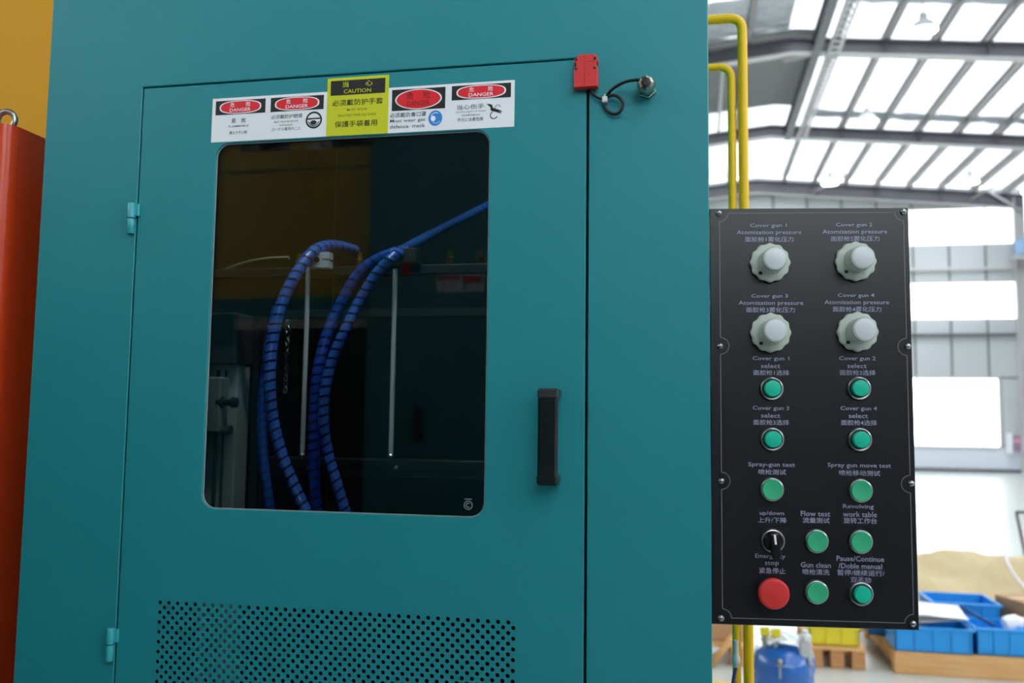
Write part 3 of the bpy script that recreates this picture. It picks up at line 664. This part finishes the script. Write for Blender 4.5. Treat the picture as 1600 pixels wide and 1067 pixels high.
cap([('Flow test', 1251, 1297, 802, 8), ('流量测试', 1254, 1296, 812.5, 8.5)])
cap([('Revolving', 1317, 1365, 791.5, 8.5), ('work table', 1317, 1370, 803, 8), ('旋转工作台', 1318, 1370, 813, 9)])
cap([('Emergency', 1180, 1227, 869, 8.5), ('stop', 1195, 1217, 880.5, 8), ('紧急停止', 1186, 1227, 891, 9)])
cap([('Gun clean', 1251, 1298, 882, 8), ('喷枪清洗', 1254, 1296, 893, 9)])
cap([('Pause/Continue', 1307, 1381, 872, 8), ('/Doble manual', 1310, 1378, 883.5, 8), ('暂停/继续运行/', 1308, 1382, 894, 9), ('双手动', 1329, 1361, 905.5, 9)])

# ------------------------------------------------------------------ yellow pipes
def bend(p, r=.022, n=6):
    out = [p[0]]
    for i in range(1, len(p)-1):
        A, B, D = Vector(p[i-1]), Vector(p[i]), Vector(p[i+1]); u = (A-B).normalized(); v = (D-B).normalized()
        for k in range(n+1):
            t = k/n; out.append((B+u*r)*(1-t)**2+B*2*t*(1-t)+(B+v*r)*t*t)
    return out+[p[-1]]
for (x, z, zb3, r, Y, lab) in ((.0915, 2.243, .05, .0088, .50, 'outer yellow pipe rising beside the teal cabinet, with the higher bend'), (.0715, 2.152, .98, .0072, .50, 'inner yellow pipe rising beside the teal cabinet, with the lower bend')):
    t = thing('yellow_pipe', (x, Y, zb3), lab, 'pipe', 'yellow pipes beside the cabinet')
    b = MB(); b.tube(bend([Vector((CX1+.0005, Y, z)), Vector((x, Y, z)), Vector((x, Y, zb3))], .025), r, 18, GOLDP); b.build('tube', t)
    b = MB(); b.lathe((CX1+.0005, Y, z), (1, 0, 0), [(r*1.5, 0), (r*1.5, .004), (r*1.1, .006)], 18, STEEL); b.build('flange', t)
    b = MB(); b.lathe((x, Y, zb3-.03), (0, 0, 1), [(r*1.3, 0), (r*1.35, .01), (r*1.35, .03), (r*1.05, .035)], 18, mat('pale_brass', (206, 200, 130), .35, metal=.5)); b.build('coupling', t)
b = MB(); b.tube([(.0715, .5, .95), (.0715, .5, .0)], .006, 12, STEEL); b.build('drop_pipe', None, label='thin steel pipe continuing down below the inner yellow pipe', category='pipe')

# ------------------------------------------------------------------ red cabinet with eye bolt and orange machine at left
rc = thing('red_cabinet', (-1.65, .6, 0), 'tall glossy red cabinet at the left picture edge with an eye bolt on top', 'cabinet')
RX0, RX1, RY0, RY1, RT = -1.9, hit(19, 195, .03).x+.003, .02, .85, hit(19, 195, .03).z
b = MB(); r = .022; pl = [(RX0, RY1), (RX0, RY0)]+[(RX1-r+r*sin(t), RY0+r-r*cos(t)) for t in (i*pi/2/8 for i in range(9))]+[(RX1, RY1)]
n = len(pl); b.add([(x, y, .05) for x, y in pl]+[(x, y, RT) for x, y in pl], [(i, (i+1) % n, n+(i+1) % n, n+i) for i in range(n)], RED, True)
b.add([(x, y, RT) for x, y in pl], [list(range(n))], RED); b.add([(x, y, .05) for x, y in pl], [list(range(n))[::-1]], RED)
rcb = b.build('body', rc)
b = MB(); b.box(RX0+.02, RX1-.02, RY0+.02, RY1-.02, 0, .05, RUBBER); b.build('plinth', rc)
ex = hit(11, 173, .055)
eb = thing('eye_bolt', (ex.x, .055, RT), 'zinc eye bolt standing on top of the red cabinet', 'eye bolt')
b = MB(); pc = Vector((ex.x, .055, RT+.0175)); b.tube([pc+Vector((.0138*cos(t)*cos(.2), .0138*cos(t)*sin(.2), .0138*sin(t))) for t in (2*pi*i/32 for i in range(32))], .0046, 14, STEEL, closed=True); b.build('ring', eb)
b = MB(); b.lathe((pc.x, pc.y, RT), (0, 0, 1), [(.010, 0), (.010, .002), (.006, .005), (.005, .006)], 24, STEEL); b.build('collar', eb)
om = thing('orange_machine', (-2.4, 1.6, 0), 'orange yellow machine housing behind the red cabinet', 'machine')
b = MB(); b.box(-3.9, -.99, 1.25, 2.3, .1, 3.3, ORANGE, ch=.01); b.build('housing', om)
b = MB(); b.box(-3.8, -1.1, 1.35, 2.2, 0, .1, RUBBER); b.build('base_frame', om)
sc_ = thing('light_block_screen', (-2.2, -.4, 0), 'unseen dark screen added left of the red cabinet to block light', 'screen')  # out of view, added to keep light from the left off the cabinet
b = MB(); b.box(-2.24, -2.20, -1.30, .55, .06, 2.3, DALU, ch=.004); b.build('sheet', sc_)
for yy in (-1.35, .55):
    b = MB(); b.box(-2.25, -2.19, yy, yy+.05, 0, 2.35, STEELG, ch=.003); b.build('post', sc_)
b = MB(); b.box(-3.2, -2.2, 1.235, 1.25, .5, 2.0, STEELG, ch=.004); b.build('access_panel', om)

# ------------------------------------------------------------------ machine across the aisle (seen mirrored in the pane)
op = thing('facing_machine', (.4, OPPY-.5, 0), 'teal and yellow machine across the aisle, mirrored in the dark window', 'machine')
b = MB(); b.box(-1.19, -.30, OPPY-1.0, OPPY, .05, 2.6, TEAL, ch=.003); b.build('cabinet_body', op)
b = MB(); b.box(-2.9, -1.19, OPPY-.9, OPPY-.06, 1.96, 2.55, YELM, ch=.004); b.box(-2.9, -1.19, OPPY-.062, OPPY-.056, 2.465, 2.47, INK); b.build('upper_housing', op)
b = MB(); b.box(-2.9, -1.75, OPPY-.9, OPPY-.05, .05, 1.96, TEAL, ch=.003); b.box(-1.75, -1.19, OPPY-.9, OPPY-.05, 1.86, 1.96, TEAL); b.box(-1.75, -1.19, OPPY-.9, OPPY-.05, .05, .8, TEAL); b.box(-1.75, -1.19, OPPY-.9, OPPY-.85, .8, 1.86, BLACKIN); b.build('lower_housing', op)
b = MB(); b.box(-1.75, -1.19, OPPY-.05, OPPY-.03, 1.84, 1.875, ALU); b.build('opening_frame', op)
b = MB(); b.box(-2.9, -.35, OPPY+.003, OPPY+.62, .80, .88, DALU, ch=.004); b.build('shade_table', op)  # unseen table with legs and skirt, added to shade the aisle floor
for xx in (-2.85, -1.6, -.45):
    b = MB(); b.box(xx, xx+.06, OPPY+.5, OPPY+.56, 0, .80, DALU, ch=.003); b.build('shade_table_leg', op)
b = MB(); b.box(-2.9, -.36, OPPY+.01, OPPY+.45, .05, .78, BLACKIN, ch=.003); b.build('shade_table_skirt', op)
b = MB(); b.box(-.985, -.955, OPPY, OPPY+.035, 1.42, 1.54, PLBLACK, ch=.003); b.build('handle', op)
b = MB(); b.box(-1.055, -1.025, OPPY, OPPY+.013, 2.03, 2.08, PLRED, ch=.002); b.build('switch', op)
OF2 = lambda a, b2, h: Vector((-(a-.2375)-1.03+.0, OPPY+h, b2+.075))
OF2 = lambda a, b2, h: Vector((-a-1.155, OPPY+h, b2+.075))
sticker_right(OF2, op, lab='white danger sticker')
dm = MB()
for k, (x0, x1, m) in enumerate(((-2.05, -1.99, WSTEEL), (-1.95, -1.87, YELM), (-1.84, -1.80, STEELG), (-1.76, -1.66, RUBBER), (-1.62, -1.56, YELM), (-1.52, -1.49, WSTEEL), (-1.44, -1.25, RUBBER), (-1.23, -1.2, WSTEEL))): dm.box(x0, x1, OPPY-.3, OPPY-.2, 2.55, 2.95, m, ch=.005)
dm.build('roof_fittings', op)

bm_ = thing('light_block_machine', (1.4, OPPY-1.5, 0), 'unseen dark grey machine added behind the camera to block low light', 'machine')  # invented block out of view, cuts low light and floor bounce
b = MB(); b.box(.2, 3.2, OPPY-2.2, OPPY-.9, .06, 2.5, DALU, ch=.01); b.build('housing', bm_)
for k in range(3):
    b = MB(); b.box(.3+k*.98, 1.2+k*.98, OPPY-.9, OPPY-.885, .2, 2.3, STEELG, ch=.004); dd = b.build('blocker_door', bm_)
    b = MB(); b.box(1.1+k*.98, 1.13+k*.98, OPPY-.885, OPPY-.85, 1.1, 1.3, PLBLACK, ch=.003); b.build('door_handle', dd)
b = MB(); b.box(.25, 3.15, OPPY-2.15, OPPY-.95, 0, .06, RUBBER); b.build('plinth', bm_)
# ------------------------------------------------------------------ inside the teal cabinet
def H(px, py, Y): return hit(px, py, Y)
def rod(x, z0, z1, Y, lab):
    t = thing('guide_rod', (x, Y, z0), lab, 'rod', 'bright guide rods behind the pane')
    b = MB(); b.lathe((x, Y, z0), (0, 0, 1), [(.0042, 0), (.0042, z1-z0)], 16, mat('bright_rod', (245, 247, 248), .35)); b.build('shaft', t)
    b = MB(); b.lathe((x, Y, z0-.006), (0, 0, 1), [(.003, 0), (.0065, .003), (.0065, .008), (.004, .011)], 16, STEEL); b.build('end_nut', t); return t
rod(-.678, 1.433, 1.773, .35, 'left bright vertical rod behind the tinted pane'); rod(-.514, 1.435, 1.763, .35, 'right bright vertical rod behind the tinted pane')
p = H(503, 408, .345); t = thing('rod_clamp', p, 'white slotted clamp at the top of the left rod', 'clamp', 'rod clamps'); x, z = p.x, p.z
b = MB(); b.prism([(x-.019, z-.014), (x+.019, z-.014), (x+.019, z-.002), (x+.006, z-.001), (x+.006, z+.002), (x+.019, z+.002), (x+.019, z+.014), (x-.010, z+.013), (x-.014, z+.004), (x-.022, z-.006)], 0, .02, WHITE)
b.v = [Vector((v.x, .33+v.z, v.y)) for v in b.v]; b.build('clamp_block', t)
b = MB(); b.lathe((x-.003, .331, z), (0, -1, 0), [(.005, 0), (.005, .002), (.003, .003)], 12, RUBBER); b.build('screw', t)
p = H(643, 402, .36); t = thing('rod_clamp', p, 'grey slotted clamp at the top of the right rod', 'clamp', 'rod clamps'); x, z = p.x, p.z
b = MB(); b.box(x-.012, x+.014, .345, .375, z-.014, z+.014, DALU, ch=.002); b.build('clamp_block', t); b = MB(); b.lathe((x, .344, z-.004), (0, -1, 0), [(.005, 0), (.004, .003)], 12, STEEL); b.build('screw', t)
t = thing('cross_bar', (-.6, .385, 1.78), 'dark horizontal bar carrying the rods and fittings', 'bar')
b = MB(); b.box(CX0+.008, CX1-.008, .376, .396, 1.757, 1.775, DARKM, ch=.002); b.build('bar', t)
for px in (462, 557, 590, 612, 700, 748):
    q = H(px, 394, .37); b = MB(); b.lathe((q.x, .386, 1.7752), (0, 0, 1), [(.006, 0), (.008, .003), (.008, .012), (.0055, .014), (.0055, .026)], 6, BRASS, smooth=False); b.build('fitting', t)
t = thing('lower_rail', (-.6, .5, 1.387), 'dark aluminium rail crossing behind the lower rod ends', 'rail')
b = MB(); b.box(CX0+.13, CX1-.06, .50, .54, 1.387, 1.4235, DARKM, ch=.002); b.box(CX0+.13, CX1-.06, .498, .502, 1.402, 1.407, RUBBER); b.build('profile', t)
for px in (470, 609):
    q = H(px, 750, .46); b = MB(); b.lathe((q.x, .498, q.z+.02), (0, -1, 0), [(.005, 0), (.005, .006), (.002, .008)], 12, CHROME); b.build('bolt', t)
# left linear actuator
t = thing('linear_actuator', (-.89, .5, .31), 'silver vertical actuator with a clamped carriage at the left of the window', 'actuator')
b = MB(); b.box(-.925, -.862, .45, .50, .312, 1.60, ALU, ch=.002); b.box(-.905, -.898, .446, .451, .31, 1.59, DALU); b.box(-.887, -.884, .446, .451, .31, 1.59, DALU); b.build('rail', t)
b = MB(); b.box(-.928, -.858, .43, .52, 1.60, 1.70, DALU, ch=.004); b.build('motor', t)
b = MB(); b.box(-.925, -.875, .41, .445, 1.47, 1.575, mat('grey_carriage', (128, 132, 134), .5), ch=.003); ca_ = b.build('carriage', t)
for zz in (1.56, 1.54, 1.50, 1.485):
    b = MB(); b.lathe((-.905, .411, zz), (0, -1, 0), [(.005, 0), (.005, .003), (.003, .004)], 12, RUBBER); b.build('screw', ca_)
b = MB(); b.lathe((-.905, .42, 1.527), (1, 0, 0), [(.006, 0), (.006, .02), (.011, .021), (.011, .032), (.006, .033), (.006, .048), (.010, .049), (.010, .060), (.004, .062)], 16, RUBBER); b.lathe((-.878, .42, 1.527), (1, 0, 0), [(.0085, 0), (.0085, .006)], 16, CHROME); b.build('clamp_screw', t)
b = MB(); b.box(-.945+.012, -.912, .39, .41, 1.515, 1.555, mat('ivory_block', (196, 190, 172), .5), ch=.002); b.build('ivory_plate', t)
b = MB(); b.lathe((-.915, .42, 1.475), (1, 0, 0), [(.005, 0), (.005, .05), (.009, .051), (.009, .06)], 14, DALU); b.build('pin', t)
t = thing('upright_profile', (-.83, .52, .31), 'dark slotted aluminium upright right of the silver actuator', 'profile')
b = MB(); b.box(-.857, -.822, .50, .54, .312, 1.70, DARKM, ch=.002); b.box(-.843, -.836, .497, .502, .31, 1.69, RUBBER); b.box(-.822, -.25, .52, .55, 1.70, 1.715, DARKM); b.build('upright', t)
# hoses
def hose(name, pl, r, lab, core, wrap, wr=1.0):
    pts = [H(x, y, Y) for x, y, Y in pl]; sp = smooth_path(pts, 14)
    t = thing(name, sp[-1], lab, 'hose', 'wrapped blue hoses behind the pane')
    b = MB(); b.tube(sp, r*.86, 14, core); b.build('core', t)
    # flat ribbon wound round the core
    L = [0]
    for i in range(1, len(sp)): L.append(L[-1]+(sp[i]-sp[i-1]).length)
    pitch = .0165; wid = .0125; tot = L[-1]; n = 14; vs = []; fs = []
    steps = int(tot/pitch*n); prev = None; j = 0; fr = []
    for s in range(steps):
        l = s/n*pitch
        for e in (l, min(l+wid, tot)):
            k = 0
            while k < len(L)-2 and L[k+1] < e: k += 1
            tt = (e-L[k])/max(1e-9, L[k+1]-L[k]); c_ = sp[k].lerp(sp[k+1], tt); tg = (sp[k+1]-sp[k]).normalized()
            u = tg.cross(Vector((0, 1, 0))).normalized(); w = tg.cross(u); a_ = 2*pi*s/n
            vs.append(tuple(c_+(u*cos(a_)+w*sin(a_))*r))
    fs = [(2*i, 2*i+2, 2*i+3, 2*i+1) for i in range(steps-1)]
    b = MB(); b.add(vs, fs, wrap, True); b.build('spiral_wrap', t, raw=True)
BW2 = mat('mid_blue_wrap', (44, 88, 196), .22)
hose('air_hose', [(556, 392, .44), (535, 386, .40), (510, 384, .36), (486, 396, .32), (462, 430, .29), (440, 475, .27), (426, 530, .26), (421, 590, .25), (425, 650, .25), (438, 705, .25), (457, 755, .25), (480, 805, .25), (500, 850, .26)], .0105, 'blue spiral wrapped hose arching over the left rod and curving down left of it', BLUEH, BLUEW)
hose('air_hose', [(432, 480, .50), (420, 540, .48), (412, 600, .46), (409, 660, .45), (412, 720, .44), (420, 780, .43), (428, 840, .42)], .0095, 'dark blue hose partly hidden behind the leftmost bright blue hose', DBLUEH, BW2)
hose('air_hose', [(640, 390, .37), (612, 396, .365), (585, 408, .36), (560, 428, .355), (535, 470, .35), (512, 520, .34), (499, 570, .33), (493, 620, .33), (491, 680, .33), (491, 740, .33), (496, 800, .33), (502, 850, .33)], .0105, 'blue wrapped hose running straight down right of the left rod', BLUEH, BW2)
hose('air_hose', [(820, 292, 1.0), (760, 322, .95), (705, 350, .82), (660, 374, .50), (622, 396, .34), (592, 423, .322), (562, 470, .318), (540, 515, .305), (520, 560, .30), (508, 610, .298), (505, 660, .30), (513, 710, .31), (526, 755, .31), (541, 805, .31), (552, 850, .31)], .0095, 'blue wrapped hose descending from the upper right and bowing down at centre', BLUEH, BLUEW)
b = MB(); b.tube(smooth_path([H(322, 432, .42), H(350, 422, .40), H(385, 410, .38), H(420, 404, .36), H(452, 403, .355)], 6), .0032, 8, mat('cream_tube', (170, 160, 120), .4)); b.build('air_tube', None, label='thin cream air tube entering from the left edge of the window', category='tube')
t = thing('chain', H(450, 620, .6), 'small hanging metal chain between the left hose and the left rod', 'chain'); b0 = None
for k in range(12):
    p = H(450-k*.4, 505+k*9.5, .6); b = MB(); r1, r2 = .0065, .0035
    pts = [p+(Vector((r2*cos(a_), 0, r1*sin(a_))) if k % 2 else Vector((r2*cos(a_)*.5, r2*cos(a_)*.85, r1*sin(a_)))) for a_ in (2*pi*i/14 for i in range(14))]
    b.tube(pts, .0016, 6, STEEL, closed=True); b.build('link', t)
# unseen lamp, added above the window to brighten the hoses and rods
t = thing('fill_lamp', (-.5, .1, 2.42), 'unseen lamp added inside the cabinet above the window to brighten it', 'lamp')
b = MB(); b.box(-.75, -.2, .08, .12, 2.42, 2.45, WSTEEL, ch=.003); b.build('housing', t)
b = MB(); b.lathe((-.74, .1, 2.408), (1, 0, 0), [(.011, 0), (.011, .53)], 16, mat_emit('fill_tube', (1, 1, 1), 45)); b.build('tube', t)

# ------------------------------------------------------------------ floor goods at the right
# blue pressure tank
TY = 3.5; TX = hit(1223, 1040, TY).x; HB = hit(1223, 1004, TY).z-.441
t = thing('pressure_tank', (TX, TY, 0), 'blue pressure tank with yellow handled valves below the control panel', 'tank')
b = MB(); b.lathe((TX, TY, .03), (0, 0, 1), [(.10, 0), (.135, .01), (.145, .03), (.145, .30+HB), (.149, .302+HB), (.149, .316+HB), (.145, .318+HB)], 48, TANKB); b.build('shell', t)
b = MB(); b.lathe((TX, TY, .349+HB), (0, 0, 1), [(.146, -.031), (.150, -.03), (.150, .012), (.146, .02), (.135, .045), (.10, .072), (.05, .088), (.002, .092)], 48, TANKB); b.build('lid', t)
for k in range(6):
    a_ = k*pi/3+.35; x, y = TX+.147*cos(a_), TY+.147*sin(a_)
    b = MB(); b.lathe((x, y, .31+HB), (0, 0, 1), [(.006, 0), (.006, .07), (.012, .071), (.012, .082), (.005, .09)], 10, STEEL); b.box(x-.016, x+.016, y-.01, y+.01, .366+HB, .374+HB, STEEL); b.build('lid_clamp', t)
for k in range(3):
    a_ = k*2*pi/3+.5; b = MB(); b.lathe((TX+.11*cos(a_), TY+.11*sin(a_), 0), (0, 0, 1), [(.014, 0), (.014, .045)], 10, RUBBER); b.build('foot', t)
for dx, dy in ((-.085, -.03), (-.036, -.05)):
    b = MB(); b.lathe((TX+dx, TY+dy, .40+HB), (0, 0, 1), [(.012, 0), (.012, .05), (.018, .052), (.018, .068), (.012, .07), (.012, .09)], 12, STEEL); v = b.build('valve', t)
    b = MB(); b.box(TX+dx-.022, TX+dx+.022, TY+dy-.02, TY+dy-.006, .478+HB, .520+HB, YELP, ch=.004); b.build('valve_handle', v)
b = MB(); b.box(TX+.070, TX+.125, TY-.09, TY-.05, .395+HB, .475+HB, mat('grey_regulator', (190, 192, 190), .4), ch=.005); b.lathe((TX+.0975, TY-.07, .475+HB), (0, 0, 1), [(.026, 0), (.028, .01), (.026, .025), (.015, .03), (.013, .045)], 16, LBEIGE); b.build('regulator', t)
b = MB(); b.lathe((TX+.075, TY-.145, .24+HB), (0, -1, 0), [(.013, 0), (.013, .02), (.018, .022), (.018, .03)], 12, STEEL); b.build('outlet', t)
t = thing('plastic_sheet', (TX+.02, TY, .46+HB), 'crumpled clear white plastic film on the blue tank lid', 'film')
b = MB(); nn = 12; vs = []
for i in range(nn+1):
    for j in range(nn+1):
        u, w = i/nn-.5, j/nn-.5; x, y = TX+.01+u*.17, TY-.01+w*.15; rr_ = sqrt((x-TX)**2+(y-TY)**2)
        vs.append((x, y, .470+HB-rr_*rr_*2.6+.016*abs(sin(9*u+5*w))+.010*abs(sin(17*w-7*u))))
b.add(vs, [(i*(nn+1)+j, (i+1)*(nn+1)+j, (i+1)*(nn+1)+j+1, i*(nn+1)+j+1) for i in range(nn) for j in range(nn)], mat('white_film', (225, 230, 238), .2, spec=.8), True); b.build('film', t)

def pallet(x0, x1, y0, y1, lab, h=.13, solid=False):
    t = thing('pallet', ((x0+x1)/2, (y0+y1)/2, 0), lab, 'pallet', 'wooden pallets')
    n = max(3, int((y1-y0)/.16)); w = (y1-y0)/n
    for k in range(n):
        b = MB(); b.box(x0, x1, y0+k*w, y0+(k+1)*w-.03, h-.022, h, BROWN, ch=.002); b.build('deck_board', t)
    for k in range(3):
        xa = x0+(x1-x0-.08)*k/2
        b = MB(); b.box(xa, xa+.08, y0, y1-.03, h-.044, h-.022, BROWN2, ch=.002); b.build('stringer_board', t)
        for yy in (y0, (y0+y1)/2-.05, y1-.13):
            b = MB(); b.box(xa, xa+.08, yy, yy+.09, 0.0, h-.044, BROWN2, ch=.003); b.build('block', t)
    return t
pallet(.70, 1.03, 4.85, 5.6, 'small wooden pallet under the yellow crate')
# timber skid with a thick front beam
t = thing('timber_skid', (1.75, 5.3, 0), 'pale timber skid with a thick front beam under the blue crates', 'skid')
for (x0, x1, y0, y1, z0, z1) in ((1.19, 2.6, 4.82, 4.92, 0, .13), (1.19, 2.6, 5.75, 5.85, 0, .13)):
    b = MB(); b.box(x0, x1, y0, y1, z0, z1, BROWN, ch=.004); b.build('beam', t)
for x0 in (1.19, 1.6, 2.1, 2.5):
    b = MB(); b.box(x0, x0+.1, 4.925, 5.745, .04, .1295, BROWN, ch=.003); b.build('cross_board', t)
def crate(x0, x1, y0, y1, z0, h, m, lab, ribs=5, rot=0):
    t = thing('storage_crate', ((x0+x1)/2, (y0+y1)/2, z0), lab, 'crate', 'plastic storage crates')
    b = MB(); w = .006
    b.box(x0, x1, y0, y0+w, z0, z0+h, m); b.box(x0, x1, y1-w, y1, z0, z0+h, m); b.box(x0, x0+w, y0, y1, z0, z0+h, m); b.box(x1-w, x1, y0, y1, z0, z0+h, m); b.box(x0, x1, y0, y1, z0, z0+w, m); b.build('body', t)
    b = MB(); e = .012
    b.box(x0-e, x1+e, y0-e, y0, z0+h-.018, z0+h, m, ch=.002); b.box(x0-e, x1+e, y1, y1+e, z0+h-.018, z0+h, m, ch=.002); b.box(x0-e, x0, y0, y1, z0+h-.018, z0+h, m, ch=.002); b.box(x1, x1+e, y0, y1, z0+h-.018, z0+h, m, ch=.002); b.build('rim', t)
    for k in range(ribs):
        xc = x0+.012+(x1-x0-.024)*k/(ribs-1); b = MB(); b.box(xc-.005, xc+.005, y0-.009, y0, z0+.004, z0+h-.018, m, ch=.001); b.build('rib', t)
    return t
crate(.705, 1.0, 4.88, 5.3, .13, .125, YELP, 'yellow plastic crate on the small pallet', 4)
crate(1.20, 1.64, 4.84, 5.14, .13, .150, BLUEP, 'blue ribbed crate left on the timber skid, filled with papers', 5)
crate(1.665, 2.13, 4.86, 5.16, .13, .160, BLUEP, 'blue ribbed crate right on the timber skid, holding a white capped bottle', 6)
crate(1.52, 1.92, 5.25, 5.62, .131, .23, BLUEP, 'empty blue crate behind the two front blue crates', 5)
crate(1.12, 1.46, 5.24, 5.56, .131, .15, DBLUEP, 'dark blue crate at the left rear of the timber skid', 4)
# contents
t = thing('paper_sheet', (1.4, 5.0, .29), 'large white sheets of paper spilling over the left blue crate', 'paper')
for k, (z, dx, rz) in enumerate(((.312, 0, .05), (.322, .02, -.04), (.332, -.01, .06))):
    b = MB(); vs = []; n_ = 8
    for i in range(n_+1):
        for j in range(n_+1):
            u, w = (i/n_-.5)*.40, (j/n_-.5)*.30; x = 1.42+dx+u*cos(rz)-w*sin(rz); y = 5.02+u*sin(rz)+w*cos(rz)
            vs.append((x, y, z+.02*sin(6*u+k)+.12*max(0, w)+.006*sin(14*w)))
    b.add(vs, [(i*(n_+1)+j, (i+1)*(n_+1)+j, (i+1)*(n_+1)+j+1, i*(n_+1)+j+1) for i in range(n_) for j in range(n_)], PAPER, True); b.build('sheet', t)
b = MB(); b.box(1.30, 1.58, 4.90, 4.96, .250, .257, DBLUEP); b.v = [Vector((v.x, v.y, v.z+(v.x-1.44)*-.1)) for v in b.v]; b.build('flat_bar', None, label='dark blue flat strip lying in the left blue crate', category='strip')
b = MB(); b.tube([(1.66, 5.17, .35), (1.80, 4.98, .285)], .009, 8, mat('navy_plastic', (30, 40, 90), .4)); b.build('marker_pen', None, label='dark navy stick leaning in the right blue crate', category='pen')
p = Vector((1.86, 5.0, .28)); t = thing('bottle', p, 'white round plastic bottle with a blue ring lying in the right blue crate', 'bottle')
b = MB(); b.lathe(p, (.9, .1, .25), [(.02, 0), (.048, .01), (.055, .04), (.05, .09), (.03, .11), (.022, .13)], 24, WHITE); b.build('body', t)
b = MB(); b.lathe(p+Vector((.12, .012, .034)), (.9, .1, .25), [(.026, 0), (.026, .02), (.02, .025)], 20, mat('rose_cap', (200, 120, 150), .4)); b.build('cap', t)
b = MB(); b.lathe(p+Vector((.07, -.05, -.02)), (.1, -.9, .3), [(.03, 0), (.03, .012), (.018, .014)], 20, BLUEP); b.build('blue_ring', t)
def carton(x, y, z, w, d, h, rz, lab):
    t = thing('cardboard_box', (x, y, z), lab, 'box', 'brown cartons'); f = lambda a, b_, c_: Vector((x+a*cos(rz)-b_*sin(rz), y+a*sin(rz)+b_*cos(rz), z+c_))
    b = MB(f); b.box(-w/2, w/2, -d/2, d/2, 0, h, CARD, ch=.003); b.build('carton', t); b = MB(f); b.box(-w/2-.0004, w/2+.0004, -.02, .02, h, h+.001, mat('packing_tape', (200, 170, 130), .3)); b.build('tape', t)
carton(1.36, 5.66, .131, .14, .08, .30, -.25, 'small upright brown carton beyond the left blue crate')
carton(2.17, 5.45, .13, .32, .28, .25, .35, 'brown carton at the right picture edge beside the blue crates')
# kraft paper heap
b = MB(); nx, ny = 44, 26; vs = []
for i in range(nx+1):
    for j in range(ny+1):
        u, w = i/nx, j/ny; x = .9+2.9*u; y = 5.95+1.9*w
        e = min(1, 4.2*min(u, 1-u))*min(1, 5*min(w, 1-w)); e = e*e*(3-2*e)
        z = .02+e*(.35+.10*sin(2.1*x+.6)+.05*sin(5*x+3*y)+.035*sin(9*y-4*x)+.02*abs(sin(13*x+7*y))+.06*w)
        vs.append((x, y, z))
b.add(vs, [(i*(ny+1)+j, (i+1)*(ny+1)+j, (i+1)*(ny+1)+j+1, i*(ny+1)+j+1) for i in range(nx) for j in range(ny)], KRAFT, True)
b.build('kraft_paper_heap', None, label='wide crumpled heap of kraft wrapping paper behind the blue crates', category='wrapping paper')
# grey stand far right and white cable
t = thing('folding_stand', (3.1, 7.6, 0), 'grey metal stand frame at the right picture edge', 'stand')
a_, b_ = hit(1588, 800, 8), hit(1602, 868, 8)
b = MB(); b.tube([a_, b_, (b_.x+.12, 8, 0)], .014, 8, STEELG); b.build('leg', t); b = MB(); b.tube([a_, a_+Vector((1.0, 0, 0))], .014, 8, STEELG); b.build('top_bar', t)
b = MB(); b.tube([a_+Vector((1.0, 0, 0)), (a_.x+.9, 8, 0)], .014, 8, STEELG); b.build('leg', t)
b = MB(); b.add([tuple(a_+Vector((.05, .012, -.03))), tuple(a_+Vector((.95, .012, -.03))), tuple(a_+Vector((.95, .012, -.5))), tuple(a_+Vector((.2, .012, -.5)))], [(0, 1, 2, 3)], mat('mint_panel', (220, 232, 226), .5)); b.build('panel', t)
b = MB(); b.tube(smooth_path([hit(1568, 858, 6.0), hit(1575, 880, 5.9), hit(1586, 900, 5.85), hit(1600, 916, 5.8), hit(1615, 925, 5.75)], 6), .010, 8, WHITE); b.build('white_cable', None, label='white cable curving down over the kraft paper heap', category='cable')
# pallets and timber at lower left of the panel
pallet(-.45, .30, 4.75, 5.6, 'brown wooden pallet between the teal cabinet and the yellow pipes')
b = MB(); p0, p1 = hit(1110, 1040, 4.68), hit(1146, 994, 4.70); d = (p1-p0).normalized()
b.tube([p0, p1], .024, 4, BROWN); b.build('timber_batten', None, label='pale batten leaning across the brown pallet', category='batten')
carton(.12, 4.95, .13, .34, .3, .12, .1, 'low carton on the brown pallet beside the teal cabinet')
b = MB(); b.box(-.2, .26, 4.95, 5.2, .255, .30, mat('dark_teal_part', (30, 100, 110), .5), ch=.01); b.build('teal_case', None, label='dark teal flat case on the low carton beyond the pipes', category='case')
b = MB(); b.box(-.6, .30, 4.3, 4.38, .0, .004, mat('floor_marking_yellow', (224, 196, 60), .5)); b.build('floor_line', None, kind='structure')
# small grey regulator hanging on the inner pipe
p = hit(1147, 1000, .56); t = thing('air_gun', (p.x, .56, p.z-.05), 'small grey air fitting with a dark hose beside the inner yellow pipe', 'fitting')
b = MB(); b.lathe((p.x, .485, p.z-.028), (0, 0, 1), [(.004, 0), (.0075, .008), (.0075, .016), (.0045, .020), (.0045, .045)], 14, mat('pale_grey_plastic', (186, 184, 176), .4)); b.build('fitting_body', t)
b = MB(); b.tube(smooth_path([(p.x, .485, p.z-.026), (p.x-.006, .48, p.z-.06), (p.x-.002, .48, p.z-.12), (p.x+.004, .485, p.z-.3)], 5), .003, 8, DBLUEH); b.build('hose', t)
